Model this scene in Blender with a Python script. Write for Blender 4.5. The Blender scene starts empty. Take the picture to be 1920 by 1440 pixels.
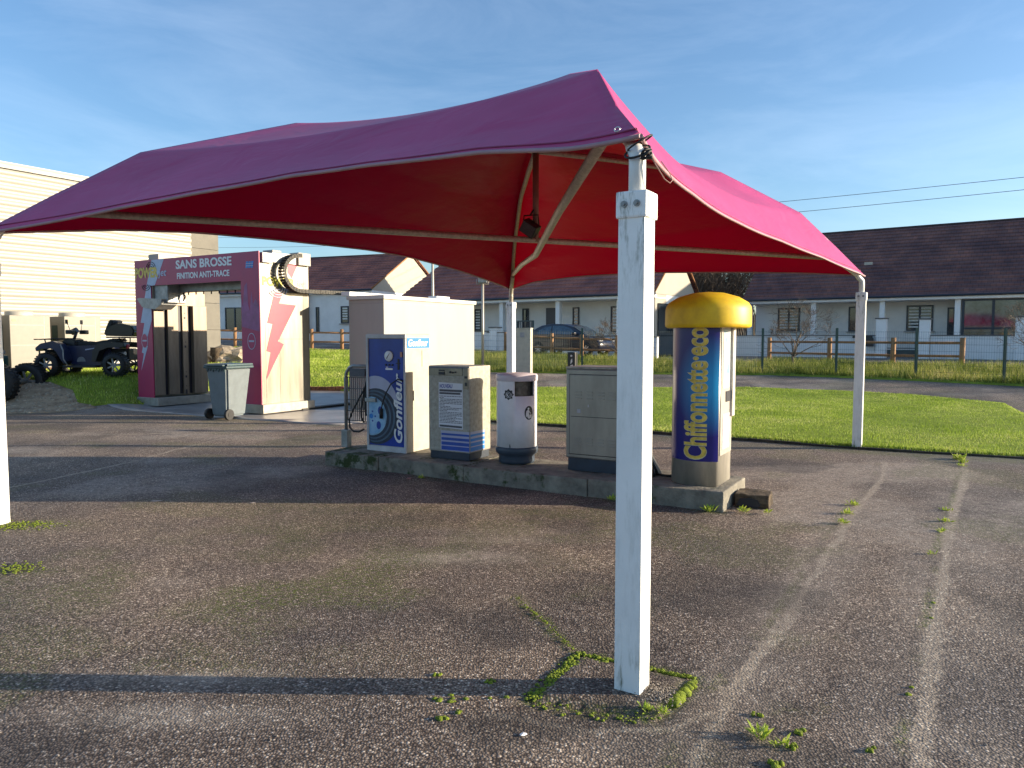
import bpy, bmesh, math, random
import numpy as np
from mathutils import Vector, Matrix, noise
R = math.radians
random.seed(7); rng = np.random.default_rng(7)
scene = bpy.context.scene; C = scene.collection

# ---------------------------------------------------------------- camera, sky, sun, exposure
cd = bpy.data.cameras.new('camera'); cam = bpy.data.objects.new('camera', cd); C.objects.link(cam)
cam.location = (0, 0, 1.55); cam.rotation_euler = (R(90-3.65), 0, 0)
cd.sensor_width = 36; cd.lens = 26.06; cd.clip_start = .05; cd.clip_end = 3000
scene.camera = cam
SUN_EL, SUN_AZ = 11.2, 91.2            # azimuth clockwise from +Y
world = bpy.data.worlds.new('World'); scene.world = world; world.use_nodes = True
wn, wl = world.node_tree.nodes, world.node_tree.links; wn.clear()
sky = wn.new('ShaderNodeTexSky'); sky.sky_type = 'NISHITA'; sky.sun_disc = False
sky.sun_elevation = R(SUN_EL); sky.sun_rotation = R(SUN_AZ); sky.air_density = 1.0; sky.dust_density = .9; sky.ozone_density = 3.4
tc = wn.new('ShaderNodeTexCoord'); mp = wn.new('ShaderNodeMapping'); mp.inputs['Scale'].default_value = (1.2, 1.6, 5.5); mp.inputs['Rotation'].default_value = (0, R(24), R(10))
nz = wn.new('ShaderNodeTexNoise'); nz.inputs['Scale'].default_value = 2.1; nz.inputs['Detail'].default_value = 9; nz.inputs['Roughness'].default_value = .62; nz.inputs['Distortion'].default_value = .5
cr = wn.new('ShaderNodeValToRGB'); cr.color_ramp.elements[0].position = .42; cr.color_ramp.elements[1].position = .82
cr.color_ramp.elements[0].color = (0, 0, 0, 1); cr.color_ramp.elements[1].color = (.09, .09, .09, 1)
mx = wn.new('ShaderNodeMix'); mx.data_type = 'RGBA'; mx.inputs[7].default_value = (7.5, 8.2, 9.2, 1)
bg = wn.new('ShaderNodeBackground'); bg.inputs['Strength'].default_value = .112; wo = wn.new('ShaderNodeOutputWorld')
wl.new(tc.outputs['Generated'], mp.inputs[0]); wl.new(mp.outputs[0], nz.inputs[0]); wl.new(nz.outputs[0], cr.inputs[0])
wl.new(cr.outputs[0], mx.inputs[0]); wl.new(sky.outputs[0], mx.inputs[6]); wl.new(mx.outputs[2], bg.inputs[0]); wl.new(bg.outputs[0], wo.inputs[0])
sd = bpy.data.lights.new('sun', 'SUN'); sun = bpy.data.objects.new('sun', sd); C.objects.link(sun)
sd.energy = 4.2; sd.angle = R(.5); sd.color = (1.0, .85, .64)
az = R(SUN_AZ); el = R(SUN_EL)
sdir = Vector((math.sin(az)*math.cos(el), math.cos(az)*math.cos(el), math.sin(el)))
sun.rotation_euler = sdir.to_track_quat('Z', 'Y').to_euler()
scene.view_settings.view_transform = 'Standard'; scene.view_settings.look = 'None'
scene.view_settings.exposure = 1.25; scene.view_settings.gamma = 1

# ---------------------------------------------------------------- helpers
def lin(r, g, b): return tuple(((c/255)/12.92 if c/255 <= .04045 else ((c/255+.055)/1.055)**2.4) for c in (r, g, b)) + (1,)
def mat(name, col, rough=.6, metal=0, var=.15, scale=6, bump=0, bscale=60, col2=None, spec=.5, coat=0, trans=0, stretch=(1, 1, 1)):
    m = bpy.data.materials.new(name); m.use_nodes = True; N, L = m.node_tree.nodes, m.node_tree.links
    p = N['Principled BSDF']; p.inputs['Roughness'].default_value = rough; p.inputs['Metallic'].default_value = metal
    p.inputs['Specular IOR Level'].default_value = spec; p.inputs['Coat Weight'].default_value = coat; p.inputs['Transmission Weight'].default_value = trans
    t = N.new('ShaderNodeTexCoord'); mpp = N.new('ShaderNodeMapping'); mpp.inputs['Scale'].default_value = stretch
    L.new(t.outputs['Object'], mpp.inputs[0])
    n = N.new('ShaderNodeTexNoise'); n.inputs['Scale'].default_value = scale; n.inputs['Detail'].default_value = 8; n.inputs['Roughness'].default_value = .65
    L.new(mpp.outputs[0], n.inputs['Vector'])
    r = N.new('ShaderNodeValToRGB'); e = r.color_ramp.elements
    c2 = col2 or tuple(c*(1-var*2.2) for c in col[:3])+(1,)
    e[0].color = c2; e[0].position = .3; e[1].color = col; e[1].position = .3+.35
    L.new(n.outputs[0], r.inputs[0]); L.new(r.outputs[0], p.inputs['Base Color'])
    if bump:
        n2 = N.new('ShaderNodeTexNoise'); n2.inputs['Scale'].default_value = bscale; n2.inputs['Detail'].default_value = 4
        b = N.new('ShaderNodeBump'); b.inputs['Strength'].default_value = bump; b.inputs['Distance'].default_value = .01
        L.new(mpp.outputs[0], n2.inputs['Vector']); L.new(n2.outputs[0], b.inputs['Height']); L.new(b.outputs[0], p.inputs['Normal'])
    return m
def link(name, me, m, parent=None, smooth=False):
    o = bpy.data.objects.new(name, me); C.objects.link(o)
    for q in (m if isinstance(m, (list, tuple)) else [m]): me.materials.append(q)
    if smooth:
        for f in me.polygons: f.use_smooth = True
    if parent: o.parent = parent
    return o
def obj(name, bm, m, parent=None, smooth=False, label=None):
    me = bpy.data.meshes.new(name); bmesh.ops.recalc_face_normals(bm, faces=bm.faces); bm.to_mesh(me); bm.free()
    o = link(name, me, m, parent, smooth)
    if label: o['label'] = label
    return o
def tag(o, label, cat, group=None, kind=None):
    if label: o['label'] = label
    if cat: o['category'] = cat
    if group: o['group'] = group
    if kind: o['kind'] = kind
    return o
def thing(name, label, cat, loc=(0, 0, 0), rz=0, group=None):
    o = bpy.data.objects.new(name, None); o.empty_display_size = .2; C.objects.link(o); o.location = loc; o.rotation_euler = (0, 0, rz)
    return tag(o, label, cat, group)
def dup(root, loc, rz, label=None, scale=None):
    def cp(o, par):
        c = o.copy(); C.objects.link(c); c.parent = par
        for ch in list(o.children): cp(ch, c)
        return c
    r = cp(root, None); r.location = loc; r.rotation_euler = (0, 0, rz)
    if label: r['label'] = label
    if scale: r.scale = (scale,)*3
    return r
def B(): return bmesh.new()
def box(bm, x0, x1, y0, y1, z0, z1, bev=0, mi=0, M=None):
    v = [bm.verts.new((x, y, z)) for z in (z0, z1) for x, y in ((x0, y0), (x1, y0), (x1, y1), (x0, y1))]
    fs = [bm.faces.new([v[i] for i in q]) for q in ((0, 3, 2, 1), (4, 5, 6, 7), (0, 1, 5, 4), (1, 2, 6, 5), (2, 3, 7, 6), (3, 0, 4, 7))]
    for f in fs: f.material_index = mi
    if M: bmesh.ops.transform(bm, matrix=M, verts=v)
    if bev:
        es = list({e for f in fs for e in f.edges}); r = bmesh.ops.bevel(bm, geom=es, offset=bev, segments=2, affect='EDGES', profile=.6)
        for f in r['faces']: f.material_index = mi
    return bm
def tube(bm, pts, r, n=8, r1=None, caps=True, mi=0, closed=False):
    pts = [Vector(p) for p in pts]; k = len(pts); rings = []; up = None
    for i, p in enumerate(pts):
        if closed: d = (pts[(i+1) % k]-pts[i-1])
        else: d = (pts[min(i+1, k-1)]-pts[max(i-1, 0)])
        d.normalize()
        if up is None: up = d.orthogonal().normalized()
        up = (up-d*up.dot(d)); up = up.normalized() if up.length > 1e-6 else d.orthogonal().normalized()
        s = d.cross(up); rr = r if r1 is None else r+(r1-r)*i/(k-1)
        rings.append([bm.verts.new(p+(up*math.cos(a)+s*math.sin(a))*rr) for a in [2*math.pi*j/n for j in range(n)]])
    for i in range(k if closed else k-1):
        A, Bq = rings[i], rings[(i+1) % k]
        for j in range(n): f = bm.faces.new((A[j], A[(j+1) % n], Bq[(j+1) % n], Bq[j])); f.smooth = True; f.material_index = mi
    if caps and not closed:
        for q in (rings[0][::-1], rings[-1]): f = bm.faces.new(q); f.material_index = mi
    return bm
def lathe(bm, prof, n=32, c=(0, 0), a0=0, a1=2*math.pi, mi=0, sm=True):
    full = abs(a1-a0-2*math.pi) < 1e-6; m = n if full else n+1; rings = []
    for r, z in prof: rings.append([bm.verts.new((c[0]+r*math.cos(a0+(a1-a0)*j/n), c[1]+r*math.sin(a0+(a1-a0)*j/n), z)) for j in range(m)])
    for i in range(len(prof)-1):
        for j in range(n if full else n):
            j2 = (j+1) % m
            if not full and j2 == 0: continue
            f = bm.faces.new((rings[i][j], rings[i][j2], rings[i+1][j2], rings[i+1][j])); f.smooth = sm; f.material_index = mi
    return bm
def prism(bm, poly, w0, w1, M=Matrix(), mi=0, bev=0):
    """poly in (a,b), extruded along c from w0 to w1; M maps (a,b,c) to local"""
    A = [bm.verts.new(M @ Vector((p[0], p[1], w0))) for p in poly]; Bq = [bm.verts.new(M @ Vector((p[0], p[1], w1))) for p in poly]
    fs = [bm.faces.new(A[::-1]), bm.faces.new(Bq)]
    for i in range(len(poly)): fs.append(bm.faces.new((A[i], A[(i+1) % len(A)], Bq[(i+1) % len(A)], Bq[i])))
    for f in fs: f.material_index = mi
    if bev: bmesh.ops.bevel(bm, geom=list({e for f in fs for e in f.edges}), offset=bev, segments=2, affect='EDGES')
    return bm
FRONT = Matrix(((1, 0, 0, 0), (0, 0, -1, 0), (0, 1, 0, 0), (0, 0, 0, 1)))     # (x,z) plane facing -y, c outward
RIGHT = Matrix(((0, 0, 1, 0), (1, 0, 0, 0), (0, 1, 0, 0), (0, 0, 0, 1)))      # (y,z) plane facing +x, c outward
def face_at(base, off):  # plane offset, for FRONT: y=off ; RIGHT: x=off
    M = base.copy()
    if base is FRONT: M[1][3] = off
    else: M[0][3] = off
    return M
def disc(cx, cy, rx, ry=None, n=28, a0=0, a1=2*math.pi):
    ry = ry or rx
    return [(cx+rx*math.cos(a0+(a1-a0)*i/n), cy+ry*math.sin(a0+(a1-a0)*i/n)) for i in range(n)]
def text(name, body, M, w, h, m, parent, d=.0015, bold=.02, shear=0, rot=0, mapf=None, label=None):
    cu = bpy.data.curves.new(name, 'FONT'); cu.body = body; cu.offset = bold; cu.shear = shear; cu.extrude = .5; cu.resolution_u = 4
    o = bpy.data.objects.new(name, cu); C.objects.link(o); bpy.context.view_layer.update()
    dg = bpy.context.evaluated_depsgraph_get(); me = bpy.data.meshes.new_from_object(o.evaluated_get(dg)); bpy.data.objects.remove(o)
    if mapf is not None:
        bt = bmesh.new(); bt.from_mesh(me); ys = [v.co.y for v in bt.verts]; k = 16
        for i in range(1, k):
            bmesh.ops.bisect_plane(bt, geom=bt.verts[:]+bt.edges[:]+bt.faces[:], plane_co=(0, min(ys)+(max(ys)-min(ys))*i/k, 0), plane_no=(0, 1, 0))
        bt.to_mesh(me); bt.free()
    n = len(me.vertices); co = np.zeros(n*3); me.vertices.foreach_get('co', co); co = co.reshape(-1, 3)
    mn, mxx = co.min(0), co.max(0); co[:, 0] = (co[:, 0]-mn[0])/(mxx[0]-mn[0])*w; co[:, 1] = (co[:, 1]-mn[1])/(mxx[1]-mn[1])*h
    co[:, 2] = (co[:, 2] > 0)*d
    if rot: co = np.stack([-co[:, 1], co[:, 0], co[:, 2]], 1)   # reads bottom to top; origin at bottom right
    if mapf is not None: co = mapf(co)
    else: co = (np.array(M)[:3, :3] @ co.T).T + np.array(M)[:3, 3]
    me.vertices.foreach_set('co', co.astype(np.float32).ravel()); me.update(); me.materials.clear()
    return link(name, me, m, parent)
def P2(M, x, y, z=0): return M @ Matrix.Translation((x, y, z))
def arrmesh(name, V, F, m, parent=None, smooth=False, attrs=None):
    me = bpy.data.meshes.new(name); V = np.asarray(V, np.float32); F = np.asarray(F, np.int32); k = F.shape[1]
    me.vertices.add(len(V)); me.vertices.foreach_set('co', V.ravel()); me.loops.add(F.size); me.loops.foreach_set('vertex_index', F.ravel())
    me.polygons.add(len(F)); me.polygons.foreach_set('loop_start', np.arange(0, F.size, k, dtype=np.int32)); me.polygons.foreach_set('loop_total', np.full(len(F), k, np.int32))
    me.update(calc_edges=True)
    if smooth: me.polygons.foreach_set('use_smooth', np.ones(len(F), bool))
    for an, d in (attrs or {}).items():
        d = np.asarray(d, np.float32)
        if d.ndim == 1: me.attributes.new(an, 'FLOAT', 'POINT').data.foreach_set('value', d)
        else: me.attributes.new(an, 'FLOAT_COLOR', 'POINT').data.foreach_set('color', np.c_[d, np.ones(len(d), np.float32)].astype(np.float32).ravel())
    return link(name, me, m, parent)
def vnoise(x, y, s, seed=0, oct=3):
    """fast numpy value noise 0..1"""
    out = 0; amp = 1; tot = 0
    for o in range(oct):
        xx = x*s*2**o+seed*17.3; yy = y*s*2**o-seed*9.1; xi = np.floor(xx).astype(np.int64); yi = np.floor(yy).astype(np.int64); fx = xx-xi; fy = yy-yi
        fx = fx*fx*(3-2*fx); fy = fy*fy*(3-2*fy)
        def h(a, b): n = (a*374761393+b*668265263+seed*974634) & 0x7fffffff; n = ((n ^ (n >> 13))*1274126177) & 0x7fffffff; return ((n ^ (n >> 16)) & 0xffff)/65535.
        v = (h(xi, yi)*(1-fx)+h(xi+1, yi)*fx)*(1-fy)+(h(xi, yi+1)*(1-fx)+h(xi+1, yi+1)*fx)*fy
        out = out+v*amp; tot += amp; amp *= .5
    return out/tot
def sst(t): t = np.clip(t, 0, 1); return t*t*(3-2*t)
def gz(X, Y):
    X = np.asarray(X, float); Y = np.asarray(Y, float); s = .578*X+.816*Y
    v = .5*sst((s-18)/12)+.035*np.clip(8-X, 0, 34)*sst((Y-16.5)/8)
    bank = .62*sst((Y-15.2)/2.4)*sst((-7.9-X)/1.2)
    return np.maximum(v, bank)
def inpoly(x, y, poly):
    c = np.zeros(x.shape, bool); n = len(poly)
    for i in range(n):
        x0, y0 = poly[i]; x1, y1 = poly[(i+1) % n]
        if y0 == y1: continue
        c ^= ((y0 > y) != (y1 > y)) & (x < (x1-x0)*(y-y0)/(y1-y0)+x0)
    return c
def dline(x, y, pl):
    d = np.full(x.shape, 1e9)
    for (x0, y0), (x1, y1) in zip(pl[:-1], pl[1:]):
        L2 = (x1-x0)**2+(y1-y0)**2; t = np.clip(((x-x0)*(x1-x0)+(y-y0)*(y1-y0))/L2, 0, 1)
        d = np.minimum(d, np.hypot(x-x0-t*(x1-x0), y-y0-t*(y1-y0)))
    return d

# ---------------------------------------------------------------- materials
WHITE = mat('white_paint', (.86, .86, .84, 1), .38, var=.05, scale=3, bump=.03)
WHITE_DIRTY = mat('weathered_white_paint', (.80, .80, .76, 1), .42, var=.14, scale=14, bump=.05, stretch=(1, 1, .25))
PLASTER = mat('cream_render', (.80, .80, .78, 1), .9, var=.06, scale=1.5, bump=.2, bscale=80)
PLASTER2 = mat('porch_render', (.80, .78, .73, 1), .9, var=.06, scale=1.5, bump=.2, bscale=80)
STEEL = mat('brushed_steel', (.24, .225, .19, 1), .36, .75, var=.2, scale=5, bump=.08, bscale=40, stretch=(1, 1, .15))
STEEL_D = mat('dull_grey_metal', (.36, .36, .35, 1), .5, .6, var=.2, scale=8, bump=.08)
GALV = mat('galvanised_pipe', (.55, .50, .42, 1), .5, .35, var=.2, scale=30, bump=.1)
BEIGE = mat('beige_cabinet_paint', (.50, .46, .38, 1), .5, var=.1, scale=7, bump=.06)
CREAM = mat('cream_painted_panel', (.40, .375, .33, 1), .55, var=.06, scale=2, bump=.06, stretch=(1, 1, .2))
NAVY = mat('dark_navy_plastic', (.022, .035, .06, 1), .5, var=.2)
BLACK = mat('black_rubber', (.012, .012, .013, 1), .6, var=.2, bump=.1)
BLACKP = mat('black_plastic', (.02, .02, .022, 1), .35, var=.15)
BLUE = mat('printed_blue', (.008, .05, .36, 1), .3, var=.35, scale=2.5, col2=(.01, .028, .2, 1))
BLUE_L = mat('printed_light_blue', (.02, .22, .62, 1), .35, var=.1)
PALEB = mat('printed_pale_blue', (.30, .52, .70, 1), .35, var=.25, scale=9)
LILAC = mat('printed_grey_lilac', (.42, .43, .56, 1), .4, var=.06)
TXW = mat('lettering_white', (.78, .78, .78, 1), .4, var=.03)
TXY = mat('lettering_yellow', (.85, .62, .10, 1), .4, var=.25, scale=20)
INK = mat('black_ink', (.015, .015, .025, 1), .5, var=.1)
GREYINK = mat('grey_print', (.13, .13, .15, 1), .6, var=.4, scale=160)
PINKV = mat('magenta_panel', (.42, .022, .095, 1), .38, var=.12, scale=3, col2=(.34, .025, .10, 1), bump=.03, stretch=(1, 1, .2))
PINKL = mat('pink_sticker', (.62, .02, .06, 1), .35, var=.08)
REDW = mat('red_print', (.6, .03, .06, 1), .4)
PALEBOLT = mat('pale_blue_sticker', (.42, .50, .66, 1), .35, var=.08)
YEL = mat('yellow_fibreglass', (.88, .60, .012, 1), .5, var=.12, scale=5, col2=(.62, .36, .015, 1), coat=0, bump=.04)
CONC = mat('old_concrete', (.30, .28, .23, 1), .95, var=.25, scale=7, bump=.9, bscale=45, col2=(.13, .12, .10, 1))
CONC_L = mat('light_concrete', (.42, .40, .37, 1), .9, var=.12, scale=3, bump=.3)
CONC_W = mat('concrete_block_wall', (.20, .185, .155, 1), .9, var=.08, scale=3, bump=.3)
GABLE = mat('sun_toned_gable_render', (.44, .40, .33, 1), .9, var=.05, scale=1.5, bump=.2, bscale=80)  # darker copy of the house render, colour toned down for the sunlit gables
WOOD = mat('round_timber', (.38, .20, .085, 1), .8, var=.25, scale=12, bump=.3, stretch=(1, 1, .2))
GREENW = mat('green_coated_steel', (.012, .055, .05, 1), .5, var=.1)
DFRAME = mat('anthracite_frame', (.02, .028, .045, 1), .4, var=.1)
GLASS = mat('window_glass', (.03, .04, .05, 1), .06, var=.3, scale=2, spec=.9)
SHUT = mat('white_blind', (.62, .64, .62, 1), .6, var=.04)
BARK = mat('pale_bark', (.20, .15, .11, 1), .9, var=.2, scale=20)
BARK_F = mat('woodland_bark', (.135, .105, .08, 1), .95, var=.25, scale=.4)
BIN_G = mat('grey_green_plastic', (.15, .18, .195, 1), .45, var=.1, scale=8, bump=.05)
BIN_LID = mat('dark_teal_plastic', (.05, .09, .10, 1), .4, var=.2)
CARP = mat('dark_blue_car_paint', (.008, .011, .028, 1), .3, .0, var=.1, coat=.25)
RIM = mat('alloy_silver', (.6, .6, .62, 1), .3, .9, var=.1)
QBODY = mat('quad_dark_blue_paint', (.010, .016, .06, 1), .35, var=.15, coat=.2)
BRICK = mat('brick_kerb', (.30, .12, .06, 1), .9, var=.35, scale=9, bump=.5)
RUST = mat('orange_brown_tile_edge', (.40, .17, .07, 1), .9, var=.3, scale=9)
MOSS = mat('bright_moss', (.26, .33, .018, 1), .95, var=.35, scale=30, bump=1, bscale=220, col2=(.08, .12, .01, 1))
STONE = mat('rubble_stone', (.52, .42, .30, 1), .95, var=.3, scale=6, bump=.6, bscale=20)
DIRTW = mat('rotten_wood', (.14, .10, .06, 1), .95, var=.4, scale=9, bump=.8, bscale=40)

def post_material():
    m = mat('stained_white_post', (.88, .88, .86, 1), .35, var=.05, scale=4, bump=.03)
    N, L = m.node_tree.nodes, m.node_tree.links; p = N['Principled BSDF']; old = p.inputs['Base Color'].links[0].from_socket
    t = N.new('ShaderNodeTexCoord'); mp = N.new('ShaderNodeMapping'); mp.inputs['Scale'].default_value = (26, 26, 5); L.new(t.outputs['Object'], mp.inputs[0])
    n = N.new('ShaderNodeTexNoise'); n.inputs['Scale'].default_value = 1; n.inputs['Detail'].default_value = 9; n.inputs['Roughness'].default_value = .7; L.new(mp.outputs[0], n.inputs[0])
    s = N.new('ShaderNodeSeparateXYZ'); L.new(t.outputs['Object'], s.inputs[0])
    r1 = N.new('ShaderNodeMapRange'); r1.inputs[1].default_value = 1.70; r1.inputs[2].default_value = 2.12; L.new(s.outputs[2], r1.inputs[0])
    r2 = N.new('ShaderNodeMapRange'); r2.inputs[1].default_value = .22; r2.inputs[2].default_value = 0; L.new(s.outputs[2], r2.inputs[0])
    mxx = N.new('ShaderNodeMath'); mxx.operation = 'MAXIMUM'; L.new(r1.outputs[0], mxx.inputs[0]); L.new(r2.outputs[0], mxx.inputs[1])
    r3 = N.new('ShaderNodeMapRange'); r3.inputs[1].default_value = .50; r3.inputs[2].default_value = .66; L.new(n.outputs[0], r3.inputs[0])
    mu = N.new('ShaderNodeMath'); mu.operation = 'MULTIPLY'; ax_ = N.new('ShaderNodeMath'); ax_.operation = 'ADD'; ax_.inputs[1].default_value = .14; L.new(mxx.outputs[0], ax_.inputs[0]); L.new(ax_.outputs[0], mu.inputs[0]); L.new(r3.outputs[0], mu.inputs[1])
    mix = N.new('ShaderNodeMix'); mix.data_type = 'RGBA'; L.new(mu.outputs[0], mix.inputs[0]); L.new(old, mix.inputs[6]); mix.inputs[7].default_value = (.10, .11, .05, 1)
    L.new(mix.outputs[2], p.inputs['Base Color']); return m
POSTM = post_material()

def fabric_material():
    m = bpy.data.materials.new('magenta_vinyl'); m.use_nodes = True; N, L = m.node_tree.nodes, m.node_tree.links; p = N['Principled BSDF']; out = N['Material Output']
    t = N.new('ShaderNodeTexCoord'); n = N.new('ShaderNodeTexNoise'); n.inputs['Scale'].default_value = 1.3; n.inputs['Detail'].default_value = 7; L.new(t.outputs['Object'], n.inputs[0])
    r = N.new('ShaderNodeValToRGB'); r.color_ramp.elements[0].color = (.50, .052, .18, 1); r.color_ramp.elements[1].color = (.60, .068, .22, 1); r.color_ramp.elements[0].position = .35; r.color_ramp.elements[1].position = .65
    L.new(n.outputs[0], r.inputs[0]); L.new(r.outputs[0], p.inputs['Base Color']); p.inputs['Roughness'].default_value = .36; p.inputs['Specular IOR Level'].default_value = .5
    mp = N.new('ShaderNodeMapping'); mp.inputs['Scale'].default_value = (1, 1, 2.5); mp.inputs['Rotation'].default_value = (0, 0, R(20)); L.new(t.outputs['Object'], mp.inputs[0])
    n2 = N.new('ShaderNodeTexNoise'); n2.inputs['Scale'].default_value = 1.6; n2.inputs['Detail'].default_value = 3; n2.inputs['Distortion'].default_value = .8; L.new(mp.outputs[0], n2.inputs[0])
    b = N.new('ShaderNodeBump'); b.inputs['Strength'].default_value = .35; b.inputs['Distance'].default_value = .05; L.new(n2.outputs[0], b.inputs['Height']); L.new(b.outputs[0], p.inputs['Normal'])
    tr = N.new('ShaderNodeBsdfTranslucent'); tr.inputs[0].default_value = (.55, .004, .03, 1)
    mx = N.new('ShaderNodeMixShader'); mx.inputs[0].default_value = .2; L.new(p.outputs[0], mx.inputs[1]); L.new(tr.outputs[0], mx.inputs[2]); L.new(mx.outputs[0], out.inputs[0])
    return m
FABRIC = fabric_material()
UNDER = mat('crimson_underside', (.46, .002, .07, 1), .38, var=.06, scale=1, spec=.12, bump=.5, bscale=1.7, stretch=(1, 1, 3))
UNDER.node_tree.nodes['Bump'].inputs['Distance'].default_value = .09
_n, _l = UNDER.node_tree.nodes, UNDER.node_tree.links; _t = _n.new('ShaderNodeBsdfTranslucent'); _t.inputs[0].default_value = (.85, .004, .13, 1); _x = _n.new('ShaderNodeMixShader'); _x.inputs[0].default_value = .4
_l.new(_n['Principled BSDF'].outputs[0], _x.inputs[1]); _l.new(_t.outputs[0], _x.inputs[2]); _l.new(_x.outputs[0], _n['Material Output'].inputs[0])
HEM = mat('faded_hem', (.40, .24, .26, 1), .6, var=.1)

def asphalt_material():
    m = bpy.data.materials.new('coarse_asphalt'); m.use_nodes = True; N, L = m.node_tree.nodes, m.node_tree.links; p = N['Principled BSDF']
    def nd(t, **k):
        n = N.new(t)
        for a, v in k.items(): setattr(n, a, v)
        return n
    def mth(op, a, b):
        n = nd('ShaderNodeMath', operation=op)
        for i, v in enumerate((a, b)):
            if isinstance(v, (int, float)): n.inputs[i].default_value = v
            else: L.new(v, n.inputs[i])
        return n.outputs[0]
    def mixc(f, a, b, bt='MIX'):
        n = nd('ShaderNodeMix', data_type='RGBA', blend_type=bt)
        for i, v in ((0, f), (6, a), (7, b)):
            if isinstance(v, (int, float)): n.inputs[i].default_value = v
            elif isinstance(v, tuple): n.inputs[i].default_value = v
            else: L.new(v, n.inputs[i])
        return n.outputs[2]
    def ramp(x, stops):
        r = nd('ShaderNodeValToRGB'); e = r.color_ramp.elements
        while len(e) < len(stops): e.new(.5)
        for q, (ps, c) in zip(e, stops): q.position = ps; q.color = c
        L.new(x, r.inputs[0]); return r.outputs[0]
    geo = nd('ShaderNodeNewGeometry'); pos = geo.outputs['Position']
    at = nd('ShaderNodeAttribute', attribute_name='paint'); sep = nd('ShaderNodeSeparateColor'); L.new(at.outputs['Color'], sep.inputs[0])
    moss, light, dark = sep.outputs[0], sep.outputs[1], sep.outputs[2]
    def vor(scale, feat='F1'):
        v = nd('ShaderNodeTexVoronoi', feature=feat); v.inputs['Scale'].default_value = scale; v.inputs['Randomness'].default_value = 1; L.new(pos, v.inputs['Vector']); return v
    def noi(scale, det=5, ro=.6):
        n = nd('ShaderNodeTexNoise'); n.inputs['Scale'].default_value = scale; n.inputs['Detail'].default_value = det; n.inputs['Roughness'].default_value = ro; L.new(pos, n.inputs['Vector']); return n.outputs[0]
    v1 = vor(88); v2 = vor(190)
    s1 = nd('ShaderNodeSeparateColor'); L.new(v1.outputs['Color'], s1.inputs[0])
    chip = ramp(s1.outputs[0], [(0, (.085, .069, .060, 1)), (.45, (.165, .135, .114, 1)), (.88, (.27, .228, .19, 1)), (.985, (.50, .45, .39, 1))])
    gap = ramp(v1.outputs['Distance'], [(.34, (1.08, 1.08, 1.08, 1)), (.70, (.34, .31, .29, 1))])
    col = mixc(1.0, chip, gap, 'MULTIPLY')
    s2 = nd('ShaderNodeSeparateColor'); L.new(v2.outputs['Color'], s2.inputs[0])
    fine = ramp(s2.outputs[1], [(0, (.68, .68, .68, 1)), (1, (1.22, 1.2, 1.18, 1))]); col = mixc(.6, col, fine, 'MULTIPLY')
    big = ramp(noi(.55, 6), [(.36, (.82, .81, .84, 1)), (.64, (1.85, 1.70, 1.50, 1))]); col = mixc(1.0, col, big, 'MULTIPLY')
    # worn light streaks
    lightc = mixc(.5, (.46, .40, .33, 1), mixc(1.0, chip, (1.7, 1.65, 1.55, 1), 'MULTIPLY'))
    ln = mth('MULTIPLY', light, ramp(noi(9, 6), [(.3, (.25, .25, .25, 1)), (.6, (1, 1, 1, 1))]))
    col = mixc(ln, col, lightc)
    as_ = nd('ShaderNodeAttribute', attribute_name='seam'); sv_ = mth('ADD', as_.outputs['Fac'], mth('MULTIPLY', mth('SUBTRACT', noi(11, 9, .8), .5), 1.5))
    sm = ramp(sv_, [(.42, (0, 0, 0, 1)), (.62, (1, 1, 1, 1))]); sm = mth('MULTIPLY', sm, ramp(as_.outputs['Fac'], [(.02, (0, 0, 0, 1)), (.12, (1, 1, 1, 1))]))
    col = mixc(mth('MULTIPLY', sm, .8), col, mixc(.55, (.38, .325, .255, 1), mixc(1.0, chip, (1.9, 1.8, 1.6, 1), 'MULTIPLY')))
    col = mixc(mth('MULTIPLY', dark, .75), col, (.022, .02, .02, 1))
    mn = mth('MULTIPLY', moss, ramp(noi(38, 5, .75), [(.44, (0, 0, 0, 1)), (.62, (1, 1, 1, 1))]))
    mossc = ramp(noi(60, 3), [(.3, (.05, .07, .012, 1)), (.7, (.15, .18, .02, 1))])
    col = mixc(mn, col, mossc)
    L.new(col, p.inputs['Base Color']); p.inputs['Roughness'].default_value = .78; p.inputs['Specular IOR Level'].default_value = .35
    hgt = mth('ADD', ramp(v1.outputs['Distance'], [(.15, (1, 1, 1, 1)), (.75, (0, 0, 0, 1))]), mth('MULTIPLY', noi(300, 2), .35))
    b = nd('ShaderNodeBump'); b.inputs['Strength'].default_value = .75; b.inputs['Distance'].default_value = .003; L.new(hgt, b.inputs['Height'])
    L.new(b.outputs[0], p.inputs['Normal'])
    return m
ASPHALT = asphalt_material()

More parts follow.
